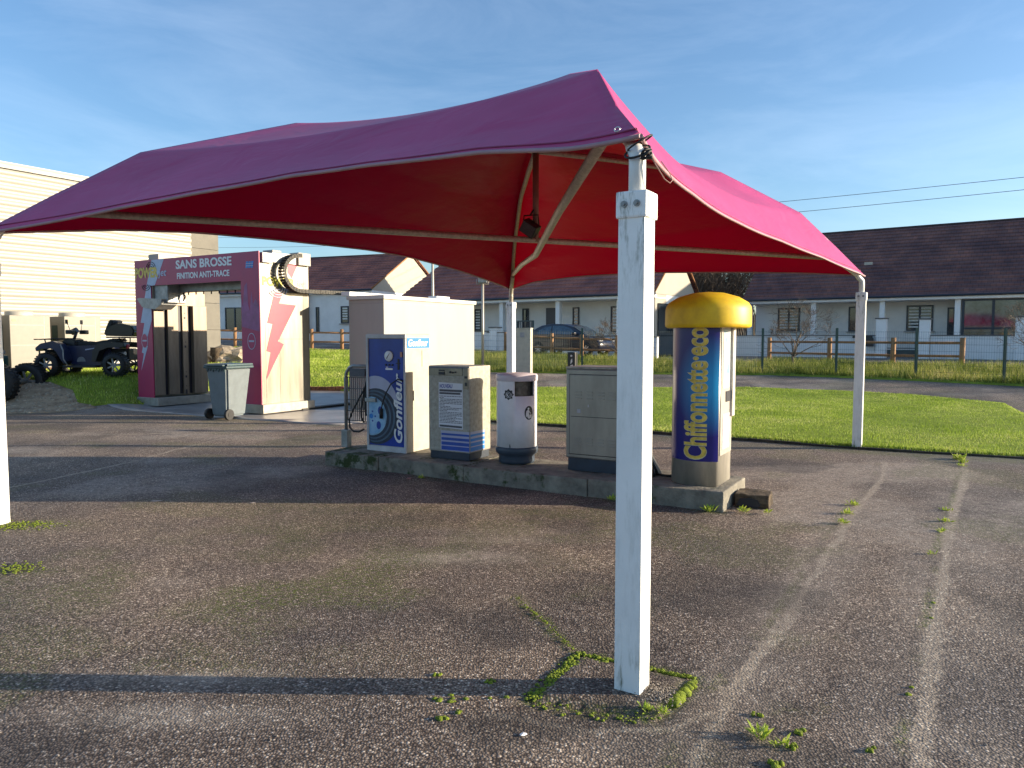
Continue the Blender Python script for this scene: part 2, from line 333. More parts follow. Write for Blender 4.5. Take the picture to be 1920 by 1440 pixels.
def soil_grass(name, a, b2, scale=3):
    m = bpy.data.materials.new(name); m.use_nodes = True; N, L = m.node_tree.nodes, m.node_tree.links; p = N['Principled BSDF']; p.inputs['Roughness'].default_value = .95
    p.inputs['Specular IOR Level'].default_value = .1
    g = N.new('ShaderNodeNewGeometry'); n = N.new('ShaderNodeTexNoise'); n.inputs['Scale'].default_value = scale; n.inputs['Detail'].default_value = 10; n.inputs['Roughness'].default_value = .75; L.new(g.outputs['Position'], n.inputs[0])
    r = N.new('ShaderNodeValToRGB'); r.color_ramp.elements[0].position = .36; r.color_ramp.elements[1].position = .64; r.color_ramp.elements[0].color = a; r.color_ramp.elements[1].color = b2
    L.new(n.outputs[0], r.inputs[0]); L.new(r.outputs[0], p.inputs['Base Color'])
    n3 = N.new('ShaderNodeTexNoise'); n3.inputs['Scale'].default_value = 40; n3.inputs['Detail'].default_value = 6; L.new(g.outputs['Position'], n3.inputs[0])
    b = N.new('ShaderNodeBump'); b.inputs['Strength'].default_value = .8; b.inputs['Distance'].default_value = .03; L.new(n3.outputs[0], b.inputs['Height']); L.new(b.outputs[0], p.inputs['Normal'])
    return m
SOIL = soil_grass('turf_base', (.15, .19, .03, 1), (.27, .34, .05, 1))
def blade_material(name, stops, tr=.3):
    m = bpy.data.materials.new(name); m.use_nodes = True; N, L = m.node_tree.nodes, m.node_tree.links; p = N['Principled BSDF']; p.inputs['Roughness'].default_value = .6; p.inputs['Specular IOR Level'].default_value = .25
    at = N.new('ShaderNodeAttribute'); at.attribute_name = 'tone'; r = N.new('ShaderNodeValToRGB'); e = r.color_ramp.elements
    while len(e) < len(stops): e.new(.5)
    for q, (ps, c) in zip(e, stops): q.position = ps; q.color = c
    L.new(at.outputs['Fac'], r.inputs[0]); L.new(r.outputs[0], p.inputs['Base Color'])
    t = N.new('ShaderNodeBsdfTranslucent'); L.new(r.outputs[0], t.inputs[0]); mx = N.new('ShaderNodeMixShader'); mx.inputs[0].default_value = tr
    L.new(p.outputs[0], mx.inputs[1]); L.new(t.outputs[0], mx.inputs[2]); L.new(mx.outputs[0], N['Material Output'].inputs[0]); return m
BLADE = blade_material('grass_blades', [(0, (.13, .21, .02, 1)), (.4, (.32, .44, .04, 1)), (.75, (.52, .60, .10, 1)), (1, (.75, .70, .32, 1))])
BLADE_R = blade_material('rough_verge_blades', [(0, (.06, .09, .012, 1)), (.4, (.17, .22, .03, 1)), (.75, (.42, .42, .09, 1)), (1, (.60, .48, .2, 1))])

# ---------------------------------------------------------------- ground sheet
def axis(lo, hi, fine_lo, fine_hi, fs, ms, ml, mh):
    a = list(np.arange(fine_lo, fine_hi+1e-6, fs)); x = fine_hi
    while x < mh: x += ms; a.append(x)
    s = ms
    while x < hi: s *= 1.35; x += s; a.append(x)
    x = fine_lo; b = []
    while x > ml: x -= ms; b.append(x)
    s = ms
    while x > lo: s *= 1.35; x -= s; b.append(x)
    return np.array(b[::-1]+a)
gx = axis(-500, 500, -6.6, 7.6, .035, .3, -22, 28); gy = axis(-60, 900, 2.0, 13.0, .035, .3, 1.0, 48)
GX, GY = np.meshgrid(gx, gy); GX = GX.ravel(); GY = GY.ravel()
und = (vnoise(GX, GY, .9, 3, 2)-.5)*.016+(vnoise(GX, GY, .35, 5, 2)-.5)*.03
near = sst((GY-1)/1.5)*sst((16-GY)/3)
GZ = gz(GX, GY)+und*near
PF = (-2.26, 8.88)                                 # concrete island front left corner
crack1 = [(4.59, 9.04), (4.02, 7.95), (3.48, 7.14), (3.02, 6.48), (2.59, 5.77), (2.32, 5.33), (2.1, 4.95), (1.9, 4.62), (1.62, 4.15), (1.38, 3.77), (1.15, 3.46), (.97, 3.19), (.83, 2.95), (.71, 2.72), (.6, 2.45)]
crack2 = [(5.66, 9.28), (4.83, 7.95), (4.0, 6.69), (3.38, 5.77), (2.94, 5.07), (2.61, 4.52), (2.33, 4.07), (2.09, 3.71), (1.87, 3.34), (1.67, 3.04), (1.52, 2.79), (1.3, 2.4)]
crack3 = [(2.18, 5.13), (2.51, 5.35), (2.81, 5.33), (2.95, 5.13)]
crack4 = [(-5.3, 7.3), (-5.15, 7.53), (-4.72, 9.16), (-4.49, 11.07), (-3.68, 12.73), (-3.13, 13.53)]
crack5 = [(-6.6, 11.6), (-4.5, 12.1), (-3.3, 12.0), (-2.5, 12.2), (-1, 12.7)]
crack6 = [(.02, 4.35), (.18, 3.95), (.28, 3.68), (.33, 3.52)]
dn = (vnoise(GX, GY, 3.5, 11, 4)-.5)*.20
def band(pl, w, soft=.5): return 1-sst((dline(GX+dn, GY+dn*.7, pl)-w)/(w*soft+.02))
brk = .35+.65*sst((vnoise(GX, GY, 1.6, 91, 3)-.35)/.25)
light = np.maximum(band(crack1, .10, 2)*.4*brk, band([(p[0]+.12, p[1]) for p in crack2], .14, 2)*.45*brk)
lw = vnoise(GX, GY, .6, 21, 5); light = np.maximum(light, sst((lw-.56)/.14)*.6)
for (cx, cy, rx, ry, k_) in ((-.45, 5.15, .50, .16, .95), (-.1, 5.6, .5, .1, .6), (-1.55, 3.30, .4, .09, .8), (-1.5, 2.95, .5, .09, .9), (.1, 5.8, .7, .15, .3), (2.6, 4.0, .5, .5, .35), (4.2, 7.9, .7, .3, .35), (3.3, 3.4, .6, .5, .3), (.55, 2.75, .5, .14, .4), (-3.5, 11.4, 2.5, .35, .5), (-4, 12.6, 2.5, .3, .45)):
    light = np.maximum(light, k_*np.exp(-(((GX-cx)/rx)**2+((GY-cy)/ry)**2))*sst((vnoise(GX, GY, 2.2, 95, 4)-.2)/.3))
dcr = lambda pl, w: 1-sst((dline(GX+dn*.35, GY+dn*.3, pl)-w)/(w+.01))
crk2m = dcr(crack2, .012); crk1m = dcr([(p[0]-.09, p[1]) for p in crack1], .014)
moss = np.maximum.reduce([crk2m*sst((vnoise(GX, GY, 2.2, 41)-.35)/.2), .5*crk1m*sst((vnoise(GX, GY, 2, 42)-.5)/.1), dcr(crack6, .02)])
mz = sst((vnoise(GX, GY, 1.6, 51, 5)-.44)/.2)*np.exp(-(((GX+1.6)/1.7)**2+((GY-4.9)/1.3)**2)**1.5); moss = np.maximum(moss, mz*1.0); moss = np.maximum(moss, .5*sst((vnoise(GX, GY, 1.3, 57, 5)-.58)/.1))
mz2 = 1.2*np.exp(-(((GX+4.0)/.45)**2+((GY-6.02)/.16)**2))+1.1*np.exp(-(((GX+3.25)/.28)**2+((GY-4.85)/.10)**2))+.8*np.exp(-(((GX+1.35)/.12)**2+((GY-4.0)/.07)**2))+.7*np.exp(-(((GX-.15)/.4)**2+((GY-6.5)/.15)**2))+.7*np.exp(-(((GX+1.1)/.5)**2+((GY-6.6)/.15)**2)); moss = np.maximum(moss, mz2*.9)
kerbl = [(-.6, 13.55), (.47, 12.90), (2.28, 11.82), (3.53, 11.0), (4.75, 10.12), (6.56, 9.25), (9, 7.8)]
moss = np.maximum(moss, .85*(1-sst((dline(GX, GY, [(p[0]-.1, p[1]-.2) for p in kerbl])-.10)/.25))*sst((vnoise(GX, GY, 1.2, 61)-.25)/.3))
isl = [(-2.26, 8.88), (1.86, 6.5)]
moss = np.maximum(moss, .6*(1-sst((dline(GX, GY, isl)-.04)/.1))*sst((vnoise(GX, GY, 2.5, 62)-.5)/.1))
post_c = (.53, 3.187); pq = [(.33, 3.55), (.83, 3.28), (.60, 2.93), (.08, 3.09)]
pqi = inpoly(GX+dn*.4, GY, pq); moss = np.maximum(moss, (1-sst((dline(GX+dn*.6, GY+dn*.4, pq+[pq[0]])-.02)/.05))*sst((vnoise(GX, GY, 4, 71)-.3)/.15)*.95)
GZ = GZ-.012*(1-sst(dline(GX, GY, pq+[pq[0]])/.05))+.012*pqi*near
dark = np.maximum.reduce([crk1m*.3*brk*sst((vnoise(GX, GY, 3, 77)-.45)/.1), crk2m*.35*brk*sst((vnoise(GX, GY, 3, 78)-.4)/.1), .8*(1-sst((dline(GX+dn, GY+dn, [(.5, 3.0), (-.1, 2.85)])-.05)/.15)), .5*sst((vnoise(GX, GY, .8, 81, 4)-.56)/.1)])
nx, ny = len(gx), len(gy); ii = np.arange(nx*ny).reshape(ny, nx); F = np.stack([ii[:-1, :-1].ravel(), ii[:-1, 1:].ravel(), ii[1:, 1:].ravel(), ii[1:, :-1].ravel()], 1)
dn2 = (vnoise(GX, GY, 1.8, 12, 3)-.5)*.14; wv = .35+1.3*vnoise(GX, GY, .9, 14, 3)
def seamd(pl, w, k=1.): return k*np.clip(1.3-dline(GX+dn2, GY+dn2*.6, pl)/(w*wv), 0, 1.3)
kb = .55+.6*vnoise(GX, GY, 1.3, 18, 3)
seam = np.maximum.reduce([kb*seamd(crack1, .07, .72), kb*seamd([(p[0]+.055, p[1]) for p in crack2], .08, .78), seamd(crack3, .04, .5), seamd(crack4, .05, .62), seamd(crack5, .045, .6), seamd([(-.05, 2.98), (.3, 2.84), (.62, 2.84), (.85, 3.0), (.92, 3.28)], .035, .62)])
tag(arrmesh('ground', np.stack([GX, GY, GZ], 1), F, ASPHALT, smooth=True, attrs={'paint': np.stack([moss, light, dark], 1), 'seam': np.clip(seam, 0, 1)}), None, None, kind='structure')
bpy.data.objects['ground'].data.polygons.foreach_set('use_smooth', np.ones(len(F), bool))

def patch(name, poly, zoff, m, step=.25, kind='structure', zfun=gz):
    xs = [p[0] for p in poly]; ys = [p[1] for p in poly]; bm = B()
    f = bm.faces.new([bm.verts.new((p[0], p[1], 0)) for p in poly])
    for ax, lo, hi in ((0, min(xs), max(xs)), (1, min(ys), max(ys))):
        v = lo+step
        while v < hi:
            co = [0, 0, 0]; co[ax] = v; no = [0, 0, 0]; no[ax] = 1
            bmesh.ops.bisect_plane(bm, geom=bm.verts[:]+bm.edges[:]+bm.faces[:], plane_co=co, plane_no=no); v += step
    edge = [v for v in bm.verts if v.is_boundary]
    for v in bm.verts: v.co.z = float(zfun(v.co.x, v.co.y))+zoff
    r = bmesh.ops.extrude_edge_only(bm, edges=[e for e in bm.edges if e.is_boundary])
    for v in [g for g in r['geom'] if isinstance(g, bmesh.types.BMVert)]: v.co.z -= zoff+.05
    return tag(obj(name, bm, m, None, True), None, None, kind=kind)
def blades(name, polys, dens, h0, h1, w, m, label, zoff=.02, lean=.5, dist=True, clump=1.2):
    V = []; T = []
    for poly in polys:
        xs = np.array([p[0] for p in poly]); ys = np.array([p[1] for p in poly]); n = int((xs.max()-xs.min())*(ys.max()-ys.min())*dens)
        x = rng.uniform(xs.min(), xs.max(), n); y = rng.uniform(ys.min(), ys.max(), n); k = inpoly(x, y, poly); x, y = x[k], y[k]; n = len(x)
        c = vnoise(x, y, clump, 5, 3); hh = (h0+(h1-h0)*rng.random(n)**1.5)*(.5+c*1.1); a = rng.uniform(0, 6.283, n); la = rng.uniform(0, 6.283, n); le = rng.random(n)*lean*hh
        z = gz(x, y)+zoff-.01; s = 1+np.clip((y-8)/25, 0, 1.5) if dist else 1; ww = w*s
        p0 = np.stack([x-np.cos(a)*ww, y-np.sin(a)*ww, z], 1); p1 = np.stack([x+np.cos(a)*ww, y+np.sin(a)*ww, z], 1); p2 = np.stack([x+np.cos(la)*le, y+np.sin(la)*le, z+hh], 1)
        V.append(np.stack([p0, p1, p2], 1).reshape(-1, 3)); t = np.clip(.2+1.0*(vnoise(x, y, .9, 9, 5)-.35)+rng.normal(.1, .22, n), 0, 1); T.append(np.repeat(t, 3))
    V = np.concatenate(V); T = np.concatenate(T); return tag(arrmesh(name, V, np.arange(len(V)).reshape(-1, 3), m, attrs={'tone': T}), label, 'grass', kind='stuff')
LAWN = [(-1.3, 14.1), (.47, 13.0), (2.28, 11.92), (3.53, 11.10), (4.75, 10.25), (6.56, 9.38), (8.6, 8.2), (9.3, 9.5), (9.6, 12), (9.95, 14.2), (10.35, 15.1), (11.0, 16.5), (9.95, 18.5), (8.6, 19.8), (6.6, 20.8), (3, 20.7), (-.6, 20.2), (-1.3, 18)]
LEFTLAWN = [(-6.3, 19.5), (-3.3, 19.3), (-2.6, 24.5), (-2.2, 26), (-5.0, 35.2), (-8.5, 36.4), (-15, 38.6), (-12, 30), (-9, 24)]
BANK = [(-8.15, 16.3), (-8.9, 15.75), (-9.35, 15.9), (-9.8, 16.5), (-10.6, 16.95), (-12.2, 17.3), (-13.5, 18.6), (-12.6, 20.0), (-10.2, 24.4), (-9.2, 24), (-8.0, 20.5), (-7.7, 17.6)]
wirep = [(-5.0, 26.6), (-2.3, 25.7), (.1, 25.45), (2.38, 25.2), (4.6, 25.15), (6.6, 25.1), (8.35, 24.73), (10.17, 23.25), (11.86, 21.76), (13.41, 20.18), (15.0, 18.6), (16.6, 17)]
woodr = [(-.8, 34.3), (1.76, 33.05), (2.97, 31.73), (5, 30.6), (7, 29.8), (9, 30.6), (10.87, 31.34), (12.36, 28.87), (13.74, 26.77), (15.4, 25.38), (17.6, 23.8), (20, 22)]
VERGE = [(-2.3, 25.3), (2.38, 24.8), (6.6, 24.6), (8.35, 24.3), (10.1, 22.9), (11.7, 21.45), (13.2, 19.9), (16.4, 16.7), (18.5, 18.5), (15.5, 24.5), (13.5, 26.2), (12, 28.2), (10.2, 28.9), (8, 28.9), (3, 30.8), (-2.4, 33.9), (-4.6, 35), (-2.2, 26)]
patch('lawn', LAWN, .045, SOIL); patch('left_lawn', LEFTLAWN, .045, SOIL, .5); patch('grass_bank', BANK, .03, SOIL, .3); patch('verge', VERGE, .05, SOIL, .4)
blades('grass', [LAWN], 1900, .015, .045, .0035, BLADE, 'short bright green lawn behind the island of machines', .045)
blades('grass', [BANK, LEFTLAWN], 650, .03, .09, .005, BLADE, 'green grass bank and field on the left around the wash gantry', .04)
blades('grass', [VERGE], 650, .10, .30, .005, BLADE_R, 'rough yellowish verge grass along the wire fence', .04, .9)
edge = []
for (x0, y0), (x1, y1) in zip(kerbl[:-1], kerbl[1:]): edge.append([(x0, y0+.03), (x1, y1+.03), (x1+.05, y1+.22), (x0+.05, y0+.22)])
blades('grass', edge, 2600, .03, .075, .004, BLADE, 'ragged grass edge hanging over the lawn kerb', .03, 1.0)
bm = B()   # kerb stones; shadow line of the overhanging grass painted as their dark colour
for (x0, y0), (x1, y1) in zip(kerbl[:-1], kerbl[1:]):
    d = Vector((x1-x0, y1-y0, 0)); L_ = d.length; d.normalize(); n = Vector((-d.y, d.x, 0)); k = int(L_/.98)+1
    for i in range(k):
        a = Vector((x0, y0, 0))+d*(L_*i/k+.006); b = Vector((x0, y0, 0))+d*(L_*(i+1)/k-.006); z = .035+random.uniform(-.008, .008)
        Mx = Matrix((( (b-a).x, n.x, 0, a.x), ((b-a).y, n.y, 0, a.y), (0, 0, 1, 0), (0, 0, 0, 1)))
        box(bm, 0, 1, 0.0, .07, -.06, z, 0, 0, Mx)
tag(obj('kerb', bm, mat('kerb_grass_shade', (.07, .06, .045, 1), .95, var=.3, scale=8, bump=.8)), None, None, kind='structure')
# wash slab, brick kerb
patch('wash_slab', [(-8.9, 16.0), (-5.3, 14.0), (-3.0, 12.9), (-1.6, 14.9), (-2.6, 19.2), (-6.4, 19.4), (-7.7, 18.4)], .012, mat('wet_slab_concrete', (.34, .32, .30, 1), .35, var=.3, scale=1.6, col2=(.16, .15, .15, 1), bump=.2), .5)
bm = B()
for i in range(24): x = -7.2+i*.215; box(bm, x, x+.2, 19.38, 19.5, -.02+float(gz(x, 19.4)), float(gz(x, 19.4))+.11+random.uniform(-.01, .01), .006)
tag(obj('brick_kerb', bm, BRICK), None, None, kind='structure')
bm = B(); box(bm, -1.7, 1.7, -.10, .10, 0, .04); o = obj('rail_channel', bm, BLACK); o.location = (-3.6, 16.9, .015); o.rotation_euler = (0, 0, R(60)); tag(o, None, None, kind='structure')
# far road lighter strip is the same sheet; pavement in front of the boundary walls
def strip(name, pl, w, zoff, m):
    V = []; F2 = []
    pl2 = []
    for (x0, y0), (x1, y1) in zip(pl[:-1], pl[1:]):
        k = max(1, int(math.hypot(x1-x0, y1-y0)/.5)); pl2 += [(x0+(x1-x0)*i/k, y0+(y1-y0)*i/k) for i in range(k)]
    pl2.append(pl[-1])
    for i, p in enumerate(pl2):
        q0 = pl2[max(i-1, 0)]; q1 = pl2[min(i+1, len(pl2)-1)]; d = Vector((q1[0]-q0[0], q1[1]-q0[1])).normalized(); n = (-d.y, d.x)
        for s in (0, w): x, y = p[0]+n[0]*s, p[1]+n[1]*s; V.append((x, y, float(gz(x, y))+zoff))
        for s in (w, 0): x, y = p[0]+n[0]*s, p[1]+n[1]*s; V.append((x, y, float(gz(x, y))-.05))
    for i in range(len(pl2)-1):
        a = i*4; b = a+4
        F2 += [(a, b, b+1, a+1), (a, a+3, b+3, b), (a+1, b+1, b+2, a+2)]
    return tag(arrmesh(name, V, F2, m), None, None, kind='structure')

# ---------------------------------------------------------------- canopy
TH = 1.02603; a_ = Vector((math.cos(TH), math.sin(TH), 0)); b_ = Vector((-math.sin(TH), math.cos(TH), 0))
cN = Vector((.53, 3.187, 0)); cR = cN+a_*8.232; cL = cN+b_*5.626; cF = cR+cL-cN; cC = (cN+cF)/2
def rad(c): return (c-cC).normalized()
canopy = thing('fabric_canopy', 'large magenta tensile canopy on four white square posts over the service island', 'canopy', (cC.x, cC.y, 0))
loc = lambda v: v-Vector((cC.x, cC.y, 0))
RZ_ = [(0, 3.66), (1.3, 3.65), (2.52, 3.56), (3.84, 3.155), (4.50, 2.74), (5.04, 2.385)]
RZN = [(0, 3.66), (1.3, 3.62), (2.82, 3.40), (3.96, 3.03), (4.52, 2.66), (5.04, 2.385)]
def ridge(c, s):
    RZ = RZN if c is cN else RZ_
    x = s*(len(RZ)-1); i = min(int(x), len(RZ)-2); f = x-i; r = RZ[i][0]+(RZ[i+1][0]-RZ[i][0])*f; z = RZ[i][1]+(RZ[i+1][1]-RZ[i][1])*f
    return cC+rad(c)*r+Vector((0, 0, z))
panels = [(cN, cL, a_, .55, [(0, 2.385), (.012, 2.385), (.067, 2.41), (.179, 2.514), (.339, 2.591), (.467, 2.618), (.636, 2.589), (.762, 2.536), (.88, 2.46), (1, 2.385)], .09),
          (cL, cF, -b_, .40, [(0, 2.385), (.018, 2.413), (.127, 2.535), (.216, 2.593), (.325, 2.62), (.507, 2.650), (.60, 2.636), (.749, 2.563), (.963, 2.418), (1, 2.385)], .24),
          (cF, cR, -a_, .60, [(0, 2.385), (.104, 2.486), (.288, 2.522), (.4, 2.520), (.511, 2.512), (.752, 2.466), (.86, 2.443), (.976, 2.402), (1, 2.385)], .22),
          (cR, cN, b_, .55, [(0, 2.385), (.011, 2.40), (.18, 2.52), (.356, 2.567), (.554, 2.551), (.765, 2.500), (.952, 2.395), (1, 2.385)], .20)]
V = []; Fq = []; NS, NU = 60, 56; hem = B(); edges = []; stitch = []
for (A, Bc, inw, cin, zt, cdn) in panels:
    base = len(V); e = []; e2_ = []; eu = np.linspace(0, 1, 201); ez = np.interp(eu, [p[0] for p in zt], [p[1] for p in zt])
    for _ in range(6): ez[1:-1] = (ez[:-2]+ez[1:-1]*2+ez[2:])/4
    for i in range(NS+1):
        s = i/NS
        for j in range(NU+1):
            u = j/NU; w = 4*u*(1-u); P = ridge(A, s).lerp(ridge(Bc, s), u)
            P += inw*(cin*w*s**2.2); P.z += (float(np.interp(u, eu, ez))-2.385)*s**3-w*cdn*math.sin(math.pi*min(s*1.02, 1))**.9
            pt = P-ridge(A, 1); dd = pt.length
            if A is cN and dd > .25:      # radiating folds of the near panel
                ang = math.atan2(P.z-2.4, pt.dot(b_)+.001); P += Vector((a_.x, a_.y, .6))*.034*(abs(math.sin(ang*17+dd*.6))**.7-.6)*min(1, dd/.8)*math.exp(-((dd-1.8)/1.4)**2)*w
            if Bc is cN:
                q = (P-cC).length; P.z -= .03*math.exp(-((u-.72)/.10)**2-((s-.62)/.06)**2)-.02*math.exp(-((u-.70)/.12)**2-((s-.72)/.05)**2)
            V.append(loc(P))
            if i == NS: e.append(loc(P))
            if i == NS-2: e2_.append(loc(P)+Vector((0, 0, .004)))
    for i in range(NS):
        for j in range(NU): q = base+i*(NU+1)+j; Fq.append((q, q+1, q+NU+2, q+NU+1))
    edges.append(e); stitch.append(e2_)
cloth = arrmesh('fabric_cover', [tuple(v) for v in V], Fq, FABRIC, canopy); bmw = B(); bmw.from_mesh(cloth.data); bmesh.ops.remove_doubles(bmw, verts=bmw.verts, dist=.002); bmesh.ops.recalc_face_normals(bmw, faces=bmw.faces); bmw.to_mesh(cloth.data); bmw.free()
cloth.data.polygons.foreach_set('use_smooth', np.ones(len(cloth.data.polygons), bool))
cloth.data.materials.append(UNDER); md = cloth.modifiers.new('s', 'SOLIDIFY'); md.thickness = .004; md.material_offset = 1; md.offset = -1
for e in edges: tube(hem, [v+Vector((0, 0, -.004)) for v in e], .011, 6)
obj('hem', hem, HEM, canopy)
sb_ = B()
for e in stitch: tube(sb_, e, .0045, 5)
obj('stitched_seam', sb_, mat('seam_thread', (.33, .05, .13, 1), .7), canopy)
ties = {}
for nm, c in (('near', cN), ('right', cR), ('left', cL), ('far', cF)):
    pb = B(); box(pb, -.06, .06, -.06, .06, -.02, 2.13, .006); p = obj('post', pb, POSTM, canopy); p.location = loc(c); p.rotation_euler = (0, 0, TH)
    cb = B(); box(cb, -.069, .069, -.069, .069, 2.045, 2.158, .010); obj('post_cap', cb, POSTM, p)
    for sx, sy, ax in ((-1, .5, 0), (-1, -.5, 0), (.5, -1, 1), (-.5, -1, 1)):
        bb = B(); ctr = Vector((sx*.069, sy*.056, 2.103)) if ax == 0 else Vector((sx*.056, -.069, 2.088)); d = Vector((-1, 0, 0)) if ax == 0 else Vector((0, -1, 0))
        if ax == 1: continue
        tube(bb, [ctr, ctr+d*.008], .014, 12); tube(bb, [ctr+d*.008, ctr+d*.016], .007, 6); obj('bolt', bb, STEEL_D if True else BLACK, p)
    r = rad(c); top = loc(c)
    st = B(); pts = [top+Vector((0, 0, 2.1)), top+Vector((0, 0, 2.29)), top+Vector((0, 0, 2.325))-r*.012, top+Vector((0, 0, 2.355))-r*.06, loc(cC)+r*4.88+Vector((0, 0, 2.44 if c is cL else 2.40)), loc(cC)+r*4.75+Vector((0, 0, 2.52 if c is cL else 2.465)), loc(cC)+r*4.5+Vector((0, 0, 2.575))]
    tube(st, pts, .036, 14); obj('post_pipe', st, WHITE_DIRTY if nm != 'far' else GALV, canopy)
    ab = B(); tube(ab, [loc(cC)+r*q+Vector((0, 0, z-(.085 if c is cN and q > 2 else .045))) for q, z in (((4.5, 2.68), (4.30, 2.82), (3.92, 3.01), (3.6, 3.11), (2.85, 3.35), (2.4, 3.43), (1, 3.56), (0, 3.60)) if c is cN else ((4.5, 2.65), (4.30, 2.86), (3.84, 3.13), (3.5, 3.24), (2.6, 3.51), (2.3, 3.56), (1, 3.60), (0, 3.60)))], .030, 12); obj('arch_pipe', ab, GALV, canopy)
for A, Bc in ((cL, cR), (cF, cN)):
    tb = B(); rA, rB = rad(A), rad(Bc)
    sag = .0 if A is cL else -.09
    tube(tb, [loc(cC)+rA*4.5+Vector((0, 0, 2.60)), loc(cC)+rA*2.2+Vector((0, 0, 2.60+sag*.55)), loc(cC)+Vector((0, 0, 2.60+sag-.0))-Vector((0, 0, .07 if sag else 0)), loc(cC)+rB*2.2+Vector((0, 0, 2.60+sag*.55)), loc(cC)+rB*4.5+Vector((0, 0, 2.60))], .034 if sag else .032, 12)
    obj('tie_pipe', tb, GALV, canopy)
mb = B(); tube(mb, [Vector((0, 0, 2.58)), Vector((0, 0, 3.6))], .034, 12); obj('mast', mb, mat('red_tinted_mast', (.30, .16, .13, 1), .5, .2), canopy)
eb = B(); ec = loc(ridge(cN, .985)-b_*-.06)
cb_ = B(); top = loc(cN)+Vector((0, 0, 2.33))
tube(cb_, [top+Vector((math.cos(t)*.052, math.sin(t)*.052, .02*math.cos(t)+.03*math.sin(t))) for t in np.linspace(0, 6.28, 20)], .005, 6)
tube(cb_, [top+Vector((math.cos(t)*.05+.008, math.sin(t)*.045-.01, .035+.03*math.cos(t))) for t in np.linspace(0, 6.28, 20)], .004, 6)
tube(cb_, [top+Vector((.03+.02*math.sin(t*3), -.05+.012*math.cos(t*5), -.02-.02*math.sin(t*2))) for t in np.linspace(0, 5, 24)], .006, 6)
obj('elastic_tie', cb_, BLACK, canopy)
cb_ = B(); p0 = top+Vector((.05, -.03, -.01)); tube(cb_, [p0, p0+Vector((.02, -.005, -.05)), p0+Vector((.06, 0, -.11)), p0+Vector((.085, .01, -.125)), p0+Vector((.098, .02, -.11)), p0+Vector((.085, .03, -.075)), p0+Vector((.05, .03, -.03))], .0022, 5); obj('loose_cord', cb_, mat('pink_cord', (.45, .25, .22, 1), .7), canopy)
# eyelet on the near corner
el_ = B(); ctr = loc(cN)+b_*.07-a_*.055+Vector((0, 0, 2.42)); nrm = (-a_+Vector((0, 0, .5))).normalized(); q = nrm.to_track_quat('Z', 'Y')
tube(el_, [ctr+q @ Vector((math.cos(t)*.012, math.sin(t)*.012, .0)) for t in np.linspace(0, 6.283, 15)[:-1]], .003, 6, closed=True); obj('eyelet', el_, RIM, canopy)
fl = thing('floodlight', 'small square black floodlight hanging at the canopy centre', 'floodlight', (cC.x-.06, cC.y-.05, 2.72), R(-20))
bb = B(); Mt = Matrix.Rotation(R(35), 4, 'Y') @ Matrix.Rotation(R(20), 4, 'X'); box(bb, -.09, .09, -.06, .06, -.07, .07, .01, 0, Mt); obj('housing', bb, BLACKP, fl)
bb = B(); box(bb, -.08, .08, -.064, -.0605, -.06, .06, 0, 0, Mt); obj('lens', bb, GREYINK, fl)
bb = B(); tube(bb, [(.1, 0, .02), (.09, 0, .14), (-.07, 0, .14), (-.08, 0, .05)], .008, 6); tube(bb, [(.0, 0, .14), (.03, .02, .2)], .01, 6); obj('bracket', bb, BLACK, fl)

# ---------------------------------------------------------------- moss and debris near the post
def moss_clump(bm, x, y, r, h):
    g = bmesh.ops.create_icosphere(bm, subdivisions=2, radius=1, matrix=Matrix.Translation((x, y, -.2*h)) @ Matrix.Diagonal((r, r*random.uniform(.7, 1.1), h, 1)))
    for v in g['verts']:
        n = noise.noise(v.co*60)*.5+noise.noise(v.co*160)*.35; v.co += Vector((v.co.x-x, v.co.y-y, v.co.z)) * n*.9
        v.co.z += .0
mb = B()
def along(pl, n, jit, r0, r1, hh):
    segs = [(Vector(pl[i]), Vector(pl[i+1])) for i in range(len(pl)-1)]; tot = sum((b-a).length for a, b in segs)
    for _ in range(n):
        t = random.random()*tot
        for a, b in segs:
            L_ = (b-a).length
            if t <= L_: p = a.lerp(b, t/L_); break
            t -= L_
        r = random.uniform(r0, r1); moss_clump(mb, p.x+random.gauss(0, jit), p.y+random.gauss(0, jit), r, r*hh)
along([(.17, 3.25), (.33, 3.55)], 150, .016, .004, .011, .7); along([(.33, 3.55), (.83, 3.28)], 240, .006, .004, .010, .8); along([(-4.25, 6.0), (-3.85, 6.05)], 260, .085, .004, .011, .4); along([(-3.45, 4.86), (-3.25, 4.9)], 130, .06, .004, .010, .4); along([(.24, 3.36), (.36, 3.46), (.46, 3.44)], 30, .02, .006, .014, .5)
along([(.08, 3.09), (.20, 3.28)], 110, .022, .004, .010, .6); along([(.83, 3.27), (.76, 3.17)], 14, .006, .010, .020, .6); along([(.76, 3.16), (.68, 3.05)], 14, .010, .018, .030, .75)
along([(.08, 3.05), (.36, 2.93), (.60, 2.93)], 60, .018, .003, .009, .5); along([(-.35, 3.08), (.0, 3.10)], 9, .02, .008, .018, .4); along([(.02, 4.35), (.18, 3.95), (.28, 3.68), (.31, 3.58)], 80, .006, .003, .007, .5)
for x, y, r in ((-.35, 3.32, .02), (-.1, 3.25, .02), (1.07, 2.72, .025), (1.13, 2.82, .025), (.96, 2.6, .03), (.9, 2.5, .03), (1.2, 2.55, .03), (.8, 2.45, .03), (-.28, 2.92, .025), (-.22, 2.97, .02), (1.35, 2.7, .02), (1.0, 2.95, .015), (.62, 3.26, .012), (.66, 3.22, .014)):
    for _ in range(6): moss_clump(mb, x+random.gauss(0, .012), y+random.gauss(0, .012), r*random.uniform(.25, .6), r*.4)
